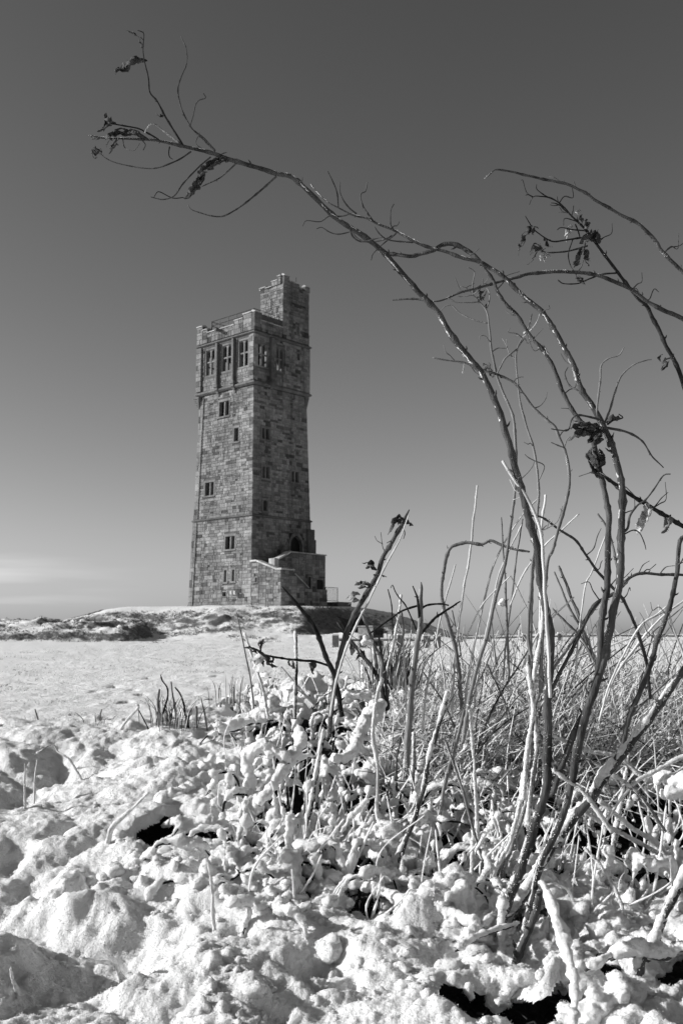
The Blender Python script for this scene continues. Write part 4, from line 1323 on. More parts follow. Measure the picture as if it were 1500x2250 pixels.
# ---- the great arching stem that reaches over the tower
plant('arching_sapling', 'thickest bare stem arching from the snow over the tower to the upper left', 'sapling',
  [(1098, 2035), (1133, 1937), (1160, 1857), (1183, 1783), (1197, 1733), (1203, 1650), (1202, 1550), (1207, 1467), (1210, 1400), (1200, 1340), (1187, 1287), (1182, 1217), (1173, 1183), (1157, 1123), (1140, 1057), (1127, 1007), (1110, 947), (1090, 887), (1060, 825), (1033, 793), (990, 737), (960, 683), (933, 657), (887, 607), (840, 553), (800, 520), (740, 480), (690, 433), (643, 390), (603, 380), (513, 353), (463, 335), (397, 320), (347, 308), (313, 306), (270, 304), (225, 302), (200, 299)],
  [38, 38, 37, 37, 36, 35, 35, 34, 33, 32, 32, 31, 31, 30, 29, 28, 27, 26, 25, 24, 22, 22, 21, 19, 18, 17, 16, 15, 15, 14, 12.5, 11, 9, 7, 6, 5, 4, 2.5], lean=-0.05, mat='bark', spur=0.045, crust=0.36, n=12, ws=[0.55, 0.52, 0.52, 0.55, 0.66, 0.78, 0.8],
  twigs=[([(403, 320), (380, 283), (362, 253), (345, 222), (330, 203), (327, 173), (318, 137), (315, 107), (317, 77), (312, 70), (303, 67)], (6, 2), 'dark_bark'),
         ([(473, 332), (447, 308), (420, 280), (400, 240), (391, 200), (399, 168), (410, 140), (409, 107), (398, 80)], (5, 2.5), 'bark'),
         ([(473, 330), (447, 303), (420, 280), (425, 253), (430, 230), (438, 220), (452, 215), (447, 205)], (4, 2.5), 'bark'),
         ([(397, 316), (380, 303), (360, 287), (337, 272), (323, 283), (319, 292)], (6, 3), 'pale_leaf'),
         ([(350, 308), (335, 298), (320, 290), (303, 282), (270, 276), (247, 272), (238, 273)], (5, 3), 'dark_bark'),
         ([(420, 333), (400, 347), (380, 357), (350, 368), (320, 370), (277, 363), (243, 353), (217, 337)], (5, 2.5), 'bark'),
         ([(463, 345), (437, 367), (403, 403), (383, 430), (360, 438), (340, 435), (330, 432)], (5, 2.5), 'bark'),
         ([(403, 434), (380, 435), (353, 422), (345, 423), (338, 435)], (3, 2), 'dark_bark'),
         ([(520, 358), (500, 377), (480, 393), (443, 410)], (5, 3), 'bark'),
         ([(607, 388), (563, 427), (520, 460), (490, 475), (463, 474), (440, 468), (420, 460), (413, 450)], (6, 2), 'bark'),
         ([(373, 323), (371, 335), (373, 345), (380, 350)], (4, 2), 'dark_bark'),
         ([(933, 660), (907, 657), (862, 659)], (6, 4), 'bark'),
         ([(270, 305), (275, 325), (295, 330), (307, 315)], (3, 2), 'bark'),
         ([(310, 306), (320, 318), (315, 330)], (3, 2), 'bark'),
         ([(790, 512), (805, 520), (822, 535), (830, 548), (848, 556)], (7, 5), 'bark'),
         ([(768, 498), (775, 520), (793, 531), (815, 527), (840, 520)], (5, 3), 'bark')],
  leaves=[([(318, 137), (303, 133), (285, 140), (275, 150), (256, 157)], 15), ([(275, 143), (262, 150), (254, 160)], 13), ([(315, 87), (300, 78), (288, 70), (278, 66)], 7), ([(314, 105), (308, 95), (307, 85)], 6),
          ([(362, 255), (350, 256), (342, 250)], 9), ([(240, 262), (230, 275), (227, 290)], 18), ([(247, 266), (235, 264), (225, 280)], 14), ([(320, 305), (300, 292), (270, 288), (245, 302)], 14), ([(290, 300), (260, 292), (240, 300), (228, 310)], 13),
          ([(262, 304), (250, 312), (243, 325)], 10), ([(225, 303), (210, 305), (196, 297)], 8), ([(217, 337), (208, 328), (204, 340), (212, 346)], 14), ([(492, 352), (470, 362), (448, 375), (436, 395), (428, 412)], 22), ([(445, 378), (436, 400), (420, 420), (405, 432)], 17), ([(440, 405), (425, 420), (408, 431)], 10),
          ([(500, 350), (485, 352), (476, 360)], 10)])

# ---- the second arching stem
plant('arching_sapling', 'second arching stem with the long forked branch crossing the thickest stem', 'sapling',
  [(1150, 2062), (1187, 1900), (1213, 1843), (1240, 1777), (1257, 1710), (1267, 1650), (1287, 1570), (1312, 1495), (1330, 1440), (1338, 1390), (1345, 1340), (1360, 1287), (1363, 1200), (1365, 1130), (1367, 1090), (1360, 1040), (1347, 993), (1330, 953), (1320, 927), (1297, 887), (1273, 847), (1260, 807), (1235, 758), (1213, 720), (1190, 687), (1160, 660), (1127, 630), (1097, 603), (1053, 577), (1020, 567), (973, 553), (933, 540), (893, 520), (860, 503), (827, 492), (800, 478), (770, 470), (743, 457), (717, 442), (697, 423), (683, 405)],
  [22, 24, 25, 26, 27, 28, 28, 28, 28, 27, 27, 27, 26, 26, 26, 25, 24, 24, 23, 22, 21, 20, 20, 19, 18, 18, 17, 17, 15, 13, 12, 11, 10, 9, 8, 7, 6, 5, 4, 3.5, 2.5], lean=0.10, mat='bark', spur=0.05, crust=0.36, n=11, ws=0.6,
  twigs=[([(743, 457), (740, 423), (730, 397), (720, 377)], (4, 3)), ([(783, 470), (763, 453), (748, 427), (747, 400)], (5, 2.5)), ([(820, 487), (797, 453), (792, 427), (803, 420), (807, 400)], (5, 3)), ([(863, 503), (858, 493), (858, 463), (865, 448)], (4, 2.5)),
         ([(770, 470), (750, 475), (723, 475), (703, 487), (673, 485), (665, 497)], (4, 2)), ([(767, 510), (743, 515), (723, 510), (707, 500), (695, 503)], (4, 2)), ([(870, 513), (840, 527), (807, 532), (783, 522), (770, 503)], (5, 3)),
         ([(907, 533), (857, 528), (837, 517), (822, 498)], (4, 3)), ([(867, 516), (840, 537), (820, 557), (815, 572)], (4, 2)), ([(1053, 575), (1030, 553), (1003, 538), (973, 538), (950, 550), (923, 557), (897, 563), (867, 560), (845, 558)], (14, 9)),
         ([(1318, 925), (1310, 907), (1318, 837), (1320, 803), (1337, 787), (1360, 780), (1370, 763)], (6, 3), 'stalk'), ([(1325, 935), (1337, 905), (1350, 863), (1363, 827), (1390, 803), (1417, 792), (1430, 790)], (6, 3), 'stalk'),
         ([(1333, 940), (1377, 950), (1410, 970), (1433, 1003), (1457, 1027)], (7, 3)), ([(1320, 923), (1290, 915), (1267, 913), (1255, 923), (1247, 945), (1227, 945), (1210, 942)], (6, 3)), ([(1333, 933), (1347, 923), (1367, 918), (1358, 910)], (6, 3), 'dark_bark'),
         ([(1270, 858), (1250, 847), (1240, 823), (1247, 807)], (5, 2.5)), ([(1367, 1170), (1378, 1160), (1383, 1133), (1400, 1110), (1417, 1098), (1437, 1073), (1457, 1045), (1472, 1042)], (7, 3)), ([(1368, 1175), (1390, 1165), (1405, 1172), (1415, 1195), (1418, 1208)], (4, 2))],
  leaves=[([(1315, 935), (1295, 930), (1270, 938), (1255, 942)], 26, 'leaf', 1.2), ([(1312, 950), (1290, 950), (1265, 955), (1250, 968)], 22, 'leaf', 1.5), ([(1322, 945), (1305, 960), (1290, 975)], 20), ([(1330, 925), (1345, 918), (1362, 920)], 15), ([(1318, 955), (1305, 965), (1298, 985)], 18), ([(1335, 965), (1345, 955), (1346, 970)], 8)])

# ---- the stem that runs just left of it
plant('arching_sapling', 'slimmer arching stem close beside the second one with dark leaves wrapped on it', 'sapling',
  [(1213, 1743), (1262, 1610), (1300, 1530), (1315, 1467), (1318, 1400), (1323, 1340), (1333, 1287), (1335, 1210), (1337, 1150), (1332, 1107), (1323, 1057), (1313, 1017), (1303, 975), (1290, 940), (1273, 923), (1253, 897), (1237, 867), (1223, 827), (1207, 790), (1187, 763), (1170, 747), (1150, 717), (1133, 690), (1110, 667), (1090, 637), (1080, 610), (1055, 580)],
  [20, 22, 24, 25, 24, 24, 23, 22, 21, 20, 19, 18, 18, 17, 17, 16, 16, 15, 15, 14, 14, 14, 13, 13, 12, 12, 12], lean=0.12, mat='bark', spur=0.05, crust=0.34, d0=1.62, foot=False, ws=0.6,
  twigs=[([(1137, 692), (1122, 680), (1112, 676)], (4, 2)), ([(1133, 693), (1120, 690), (1110, 683)], (4, 2)), ([(1187, 765), (1170, 768), (1150, 712)], (2, 2)), ([(1313, 1020), (1303, 1035), (1271, 1047)], (4, 2))],
  leaves=[([(1320, 1045), (1305, 1025), (1292, 1000), (1297, 985)], 22, 'leaf', 1.4), ([(1312, 1020), (1325, 1000), (1315, 985)], 16), ([(1322, 1052), (1308, 1040), (1300, 1020)], 15), ([(1187, 763), (1198, 766), (1205, 778)], 10, 'pale_leaf')])

# ---- branches coming in from the right edge
plant('arching_sapling', 'long branch bowing in from the right behind the arching stems', 'sapling',
  [(1760, 1690), (1790, 1300), (1740, 1000), (1640, 800), (1500, 703), (1460, 683), (1417, 660), (1387, 637), (1350, 620), (1313, 605), (1267, 598), (1227, 597), (1187, 598), (1147, 605), (1110, 615), (1067, 627), (1020, 640), (1000, 648), (967, 660), (953, 663)],
  [22, 22, 20, 17, 15, 15, 14, 14, 14, 13, 13, 12, 12, 11, 10, 10, 8, 7, 6, 4], d0=1.85, lean=-0.1, mat='bark', spur=0.06, crust=0.30,
  twigs=[([(1000, 646), (1012, 640), (1020, 643)], (4, 3)), ([(983, 654), (1000, 664), (1010, 665)], (4, 2))])
plant('arching_sapling', 'leafy tipped branch curving up the right edge with dark shrivelled leaves', 'sapling',
  [(1620, 1700), (1590, 1200), (1540, 960), (1497, 833), (1480, 790), (1460, 757), (1440, 713), (1423, 680), (1397, 650), (1373, 620), (1353, 593), (1327, 560), (1310, 537), (1287, 507), (1267, 487), (1247, 467), (1227, 447), (1207, 435), (1187, 432), (1170, 433), (1163, 450)],
  [20, 19, 18, 16, 15, 14, 14, 13, 12, 12, 11, 10, 10, 8, 7, 6, 6, 5, 4, 3, 2], d0=1.95, lean=-0.15, mat='dark_bark', spur=0.05, crust=0.28,
  twigs=[([(1290, 522), (1273, 523), (1247, 527), (1217, 531), (1200, 525), (1183, 513), (1170, 502), (1160, 487), (1153, 475)], (5, 2.5)), ([(1290, 540), (1267, 547), (1240, 553), (1203, 555), (1187, 550), (1173, 547), (1164, 560)], (5, 2.5)),
         ([(1263, 493), (1268, 505), (1273, 520)], (4, 3)), ([(1353, 600), (1320, 603), (1283, 617), (1267, 623), (1237, 623), (1225, 615)], (5, 2.5)), ([(1257, 527), (1248, 557), (1252, 583), (1260, 595)], (3, 2)), ([(1287, 507), (1260, 505), (1232, 500), (1223, 505)], (4, 2)),
         ([(1247, 467), (1235, 465), (1228, 455)], (3, 2)), ([(1207, 435), (1196, 430), (1187, 424)], (3, 2)), ([(1170, 433), (1160, 428), (1154, 429)], (3, 2)), ([(1268, 487), (1240, 480), (1237, 495)], (3, 2)), ([(1240, 458), (1222, 448), (1210, 446)], (3, 2)), ([(1255, 474), (1258, 462), (1259, 452)], (3, 2)), ([(1230, 450), (1215, 452), (1208, 450)], (2.5, 1.5)), ([(1480, 790), (1470, 787), (1460, 790)], (6, 4)),
         ([(1248, 468), (1232, 466), (1226, 467)], (2.5, 1.5))],
  leaves=[([(1312, 537), (1303, 520), (1300, 508), (1313, 512)], 24), ([(1300, 530), (1285, 525), (1275, 535)], 22), ([(1285, 540), (1275, 555), (1268, 575), (1258, 583)], 17), ([(1290, 548), (1283, 562), (1292, 575)], 15), ([(1173, 500), (1163, 500), (1161, 515)], 13), ([(1155, 517), (1146, 530), (1140, 552)], 12), ([(1200, 525), (1198, 540), (1212, 543)], 12), ([(1190, 550), (1175, 545), (1165, 560)], 13), ([(1202, 556), (1193, 562), (1186, 573)], 14, 'pale_leaf'), ([(1175, 560), (1165, 575), (1157, 580)], 7),
          ([(1290, 500), (1288, 490), (1295, 488)], 13), ([(1278, 488), (1274, 478), (1278, 470)], 10), ([(1267, 478), (1266, 468), (1272, 462)], 9, 'pale_leaf'), ([(1258, 500), (1248, 505), (1244, 520)], 14, 'pale_leaf'), ([(1268, 605), (1275, 612), (1282, 616)], 14), ([(1268, 578), (1262, 582), (1274, 583)], 8), ([(1462, 788), (1457, 798), (1453, 810)], 10)])
plant('arching_sapling', 'topmost bare branch arching in from the right edge without leaves', 'sapling',
  [(1810, 1700), (1800, 1200), (1740, 900), (1620, 720), (1500, 600), (1457, 557), (1430, 520), (1400, 490), (1353, 467), (1310, 440), (1273, 418), (1233, 402), (1193, 393), (1143, 382), (1093, 373), (1080, 379), (1067, 390)],
  [20, 20, 18, 16, 14, 13, 13, 12, 11, 11, 10, 10, 9, 8, 6, 4, 2], d0=1.9, lean=-0.15, mat='bark', spur=0.07, crust=0.24)
plant('frosted_sapling', 'frost furred branch slanting down to the right edge with two hanging dry leaves', 'sapling',
  [(1590, 1700), (1640, 1400), (1590, 1210), (1500, 1157), (1467, 1137), (1433, 1117), (1400, 1097), (1367, 1077), (1333, 1050), (1316, 1032)],
  [18, 18, 17, 16, 16, 15, 14, 13, 11, 8], d0=1.8, lean=-0.12, mat='dark_bark', spur=0.03, crust=0.42, 
  leaves=[([(1416, 1104), (1422, 1120), (1412, 1145), (1402, 1165), (1400, 1172)], 27, 'pale_leaf', 1.3, 0.4), ([(1465, 1137), (1466, 1150), (1458, 1165), (1452, 1174)], 17, 'stalk', 1.2, 0.5)])

# ---- slimmer stems of the same thicket
plant('slim_sapling', 'slim upright stem with a twiggy crown left of the arching stems', 'sapling',
  [(1030, 1540), (1050, 1460), (1073, 1383), (1090, 1307), (1110, 1233), (1120, 1163), (1128, 1100), (1132, 1060), (1133, 1000), (1131, 960), (1127, 920), (1117, 887), (1103, 860), (1090, 820), (1080, 773), (1075, 730), (1070, 687), (1057, 667), (1037, 647), (1023, 633), (1010, 630)],
  [14, 13, 12, 12, 11, 11, 10, 10, 10, 10, 9, 9, 9, 9, 8, 7, 6, 5, 4, 3, 2], d0=1.9, lean=-0.05, mat='stalk', spur=0.07, crust=0.2,
  twigs=[([(1038, 647), (1038, 623), (1042, 600), (1037, 592), (1027, 587)], (4, 2)), ([(1053, 663), (1032, 665), (1010, 665)], (4, 2)), ([(1068, 680), (1075, 657), (1072, 637), (1060, 630)], (4, 2)), ([(1070, 710), (1040, 703), (1010, 688), (993, 672), (980, 672), (968, 683)], (4, 2)), ([(1037, 648), (1015, 652), (1003, 650)], (3, 2)), ([(1050, 660), (1062, 655), (1068, 640)], (3, 2)), ([(1075, 750), (1065, 738), (1055, 738), (1053, 745)], (3, 2)), ([(1040, 640), (1050, 628), (1065, 628)], (3, 2))],
  leaves=[([(1062, 640), (1055, 650), (1058, 660)], 12), ([(1046, 632), (1050, 638), (1055, 632)], 9), ([(1068, 668), (1064, 674), (1070, 676)], 8)])
plant('slim_sapling', 'slim pale stem rising straight between the two thick arching stems', 'sapling',
  [(1165, 1560), (1166, 1400), (1168, 1290), (1174, 1200), (1180, 1117), (1183, 1073), (1178, 1023), (1170, 980), (1157, 940), (1143, 890), (1137, 840), (1133, 790), (1136, 765), (1147, 743), (1160, 720), (1168, 690)],
  [11, 10, 10, 9, 9, 9, 8, 8, 7, 7, 6, 6, 6, 5, 4, 3], d0=1.85, lean=0.0, mat='stalk', spur=0.08, crust=0.2,
  twigs=[([(1133, 768), (1110, 787), (1100, 805), (1092, 820)], (5, 4)), ([(1183, 1055), (1194, 1030), (1192, 1020), (1175, 1013), (1160, 1005), (1152, 998)], (4, 2)), ([(1147, 743), (1165, 725), (1178, 708), (1185, 690)], (4, 2), 'pale_leaf')],
  leaves=[([(1150, 735), (1158, 722), (1170, 712)], 8, 'pale_leaf')])
plant('slim_sapling', 'slim stem that crosses behind the thickest stem and bends back down to the snow', 'sapling',
  [(1190, 1420), (1200, 1247), (1213, 1210), (1223, 1173), (1233, 1137), (1243, 1100), (1250, 1057), (1247, 1017), (1237, 983), (1227, 960), (1218, 938), (1200, 923), (1173, 897), (1147, 863), (1127, 840), (1093, 823), (1060, 813), (1023, 798), (1000, 795), (970, 790), (950, 787)],
  [14, 13, 13, 12, 12, 11, 11, 11, 10, 10, 10, 10, 9, 9, 9, 8, 8, 6, 6, 5, 4], d0=1.75, lean=0.0, mat='stalk', spur=0.06, crust=0.2,
  twigs=[([(1237, 983), (1223, 978), (1210, 972)], (4, 2)), ([(1238, 985), (1245, 965), (1252, 960)], (4, 2)), ([(1020, 797), (1018, 808), (1016, 820)], (4, 3), 'pale_leaf')],
  leaves=[([(1062, 812), (1070, 802), (1080, 815)], 14), ([(1072, 815), (1082, 818), (1090, 822)], 10)])
plant('slim_sapling', 'pale broken stem with a cut white end leaning against the thickest stem', 'sapling',
  [(1203, 1420), (1196, 1300), (1193, 1233), (1187, 1167), (1173, 1127), (1153, 1087), (1127, 1050), (1103, 1013)], [12, 12, 12, 12, 11, 11, 11, 11], d0=1.6, lean=0.02, mat='straw', spur=0.09, crust=0.25, nodes=False)
plant('bent_sapling', 'long thin dark stem bending over in a low arch across the thicket', 'sapling',
  [(1420, 1470), (1413, 1433), (1393, 1373), (1367, 1317), (1340, 1287), (1310, 1253), (1287, 1220), (1263, 1187), (1227, 1163), (1190, 1137), (1163, 1133)], [12, 12, 11, 11, 11, 10, 9, 9, 8, 7, 6], d0=2.2, lean=-0.4, mat='bark', spur=0.06)
plant('bent_sapling', 'knotted stem looping up and over to the right edge', 'sapling',
  [(1215, 1510), (1270, 1400), (1290, 1357), (1300, 1337), (1317, 1320), (1350, 1303), (1367, 1287), (1387, 1267), (1410, 1260), (1447, 1263), (1500, 1263), (1560, 1275)], [12, 13, 13, 13, 13, 12, 12, 11, 11, 10, 10, 9], d0=2.3, lean=0.0, mat='bark', spur=0.05, crust=0.25)
plant('bent_sapling', 'grey stem rising in a bow to the right edge of the straw', 'sapling',
  [(1380, 1580), (1413, 1500), (1430, 1453), (1443, 1407), (1463, 1353), (1477, 1307), (1487, 1243), (1493, 1190), (1506, 1175)], [18, 18, 17, 17, 16, 16, 15, 14, 12], d0=1.9, lean=0.0, mat='bark', spur=0.05, crust=0.2)
plant('snowy_sapling', 'thick snow plastered stem leaning steeply out to the right edge', 'sapling',
  [(1128, 2010), (1200, 1885), (1233, 1835), (1267, 1788), (1300, 1748), (1333, 1698), (1383, 1636), (1427, 1577), (1467, 1520), (1500, 1476), (1570, 1390), (1640, 1290)], [22, 24, 25, 26, 27, 27, 26, 25, 24, 23, 21, 18], lean=-0.1, mat='bark', spur=0.06, crust=0.78, thick=0.0035, n=10, ws=0.66)
plant('arched_bramble', 'arched bramble stem looping over in front of the sky right of the tower', 'bramble',
  [(1012, 1520), (1005, 1450), (997, 1410), (983, 1367), (972, 1327), (970, 1287), (980, 1227), (988, 1205), (1000, 1198), (1027, 1192), (1057, 1197), (1077, 1188), (1103, 1197), (1133, 1207), (1163, 1212)], [12, 12, 12, 11, 11, 11, 10, 10, 10, 9, 9, 8, 8, 7, 5], d0=2.4, lean=-0.1, mat='stalk', spur=0.025, crust=0.25)

# ---- broken and leaning stems left of the thicket
plant('leaning_sapling', 'tall leaning snapped stem with dark leaves right of the tower', 'sapling',
  [(730, 1545), (742, 1470), (753, 1417), (777, 1353), (803, 1307), (827, 1263), (843, 1220), (860, 1193), (883, 1150), (898, 1120)], [14, 15, 15, 14, 14, 13, 12, 11, 12, 3], mat='bark', d0=2.35, lean=-0.1, spur=0.04, crust=0.25,
  twigs=[([(866, 1180), (858, 1188), (849, 1193)], (3, 2)), ([(882, 1155), (889, 1170), (886, 1184)], (3, 2)), ([(845, 1212), (840, 1200), (836, 1170)], (3, 2)), ([(840, 1195), (828, 1188), (823, 1178)], (2.5, 1.5))],
  leaves=[([(880, 1152), (868, 1140), (862, 1155), (850, 1174)], 12), ([(880, 1140), (890, 1148), (902, 1150), (900, 1156)], 13), ([(827, 1253), (815, 1245), (803, 1247)], 13), ([(820, 1262), (835, 1263), (852, 1268)], 8), ([(813, 1285), (797, 1282), (780, 1285)], 16), ([(790, 1308), (777, 1306), (764, 1318)], 12, 'stalk')])
plant('thin_stalk', 'thin straight stalk running alongside the tall leaning snapped stem', 'stalk',
  [(738, 1500), (757, 1433), (783, 1373), (810, 1320), (847, 1243), (877, 1187), (897, 1133)], [7, 6, 6, 5, 5, 4, 3], mat='straw', d0=2.33, lean=-0.1, spur=0)
plant('leaning_sapling', 'dark snapped stem pointing up to the left in front of the tower steps', 'sapling',
  [(738, 1500), (730, 1473), (713, 1437), (700, 1400), (680, 1363), (643, 1317), (620, 1290)], [15, 15, 14, 13, 13, 9, 3], mat='dark_bark', d0=2.34, lean=-0.05, spur=0.05, crust=0.12)
plant('broken_sapling', 'upright splintered stem standing in the middle of the thicket', 'sapling',
  [(897, 1600), (902, 1533), (908, 1473), (913, 1427), (922, 1387), (923, 1333), (924, 1300), (925, 1278)], [19, 19, 18, 17, 17, 14, 10, 3], mat='stalk', d0=2.1, lean=0.0, spur=0.06, crust=0.45, ws=0.72,
  twigs=[([(921, 1360), (918, 1320), (912, 1300), (907, 1288)], (8, 3), 'dark_bark'), ([(922, 1340), (938, 1330), (967, 1327), (985, 1330)], (6, 4), 'dark_bark'), ([(920, 1330), (883, 1342), (860, 1358), (833, 1377), (810, 1393)], (6, 4), 'dark_bark')])
plant('arched_bramble', 'dark bramble rising from the splintered stem to the looped bramble', 'bramble', [(925, 1392), (945, 1368), (963, 1352), (985, 1338), (1010, 1322)], [8, 8, 7, 6, 4], mat='dark_bark', d0=2.1, lean=0.2, spur=0.03, foot=False)
plant('leaning_sapling', 'dark stem slanting down behind the tall leaning snapped stem', 'stem', [(835, 1500), (820, 1470), (803, 1447), (783, 1423), (763, 1400), (748, 1378), (741, 1368)], [12, 11, 11, 10, 9, 7, 4], mat='dark_bark', d0=2.3, lean=0.2, spur=0.04,
  twigs=[([(765, 1400), (752, 1388), (742, 1375)], (4, 2))], leaves=[([(770, 1412), (775, 1425), (772, 1440)], 12), ([(790, 1432), (800, 1440), (795, 1452)], 13)])
plant('low_bramble', 'low dark branch with snowy leaves lying level left of the leaning stems', 'branch', [(720, 1462), (690, 1453), (667, 1452), (633, 1448), (600, 1443), (577, 1437)], [7, 7, 7, 6, 6, 4], mat='dark_bark', d0=2.5, lean=-0.1, spur=0.03, crust=0.2, foot=False,
  leaves=[([(577, 1437), (565, 1425), (550, 1420)], 12), ([(572, 1430), (572, 1415), (580, 1407)], 10), ([(575, 1437), (585, 1445), (592, 1460)], 12), ([(575, 1440), (560, 1445), (550, 1455)], 22, 'crust'), ([(578, 1440), (570, 1458), (568, 1475)], 24, 'crust'), ([(590, 1440), (585, 1455), (596, 1465)], 15), ([(643, 1450), (642, 1458), (646, 1470)], 14), ([(688, 1455), (684, 1468), (686, 1483)], 16)])

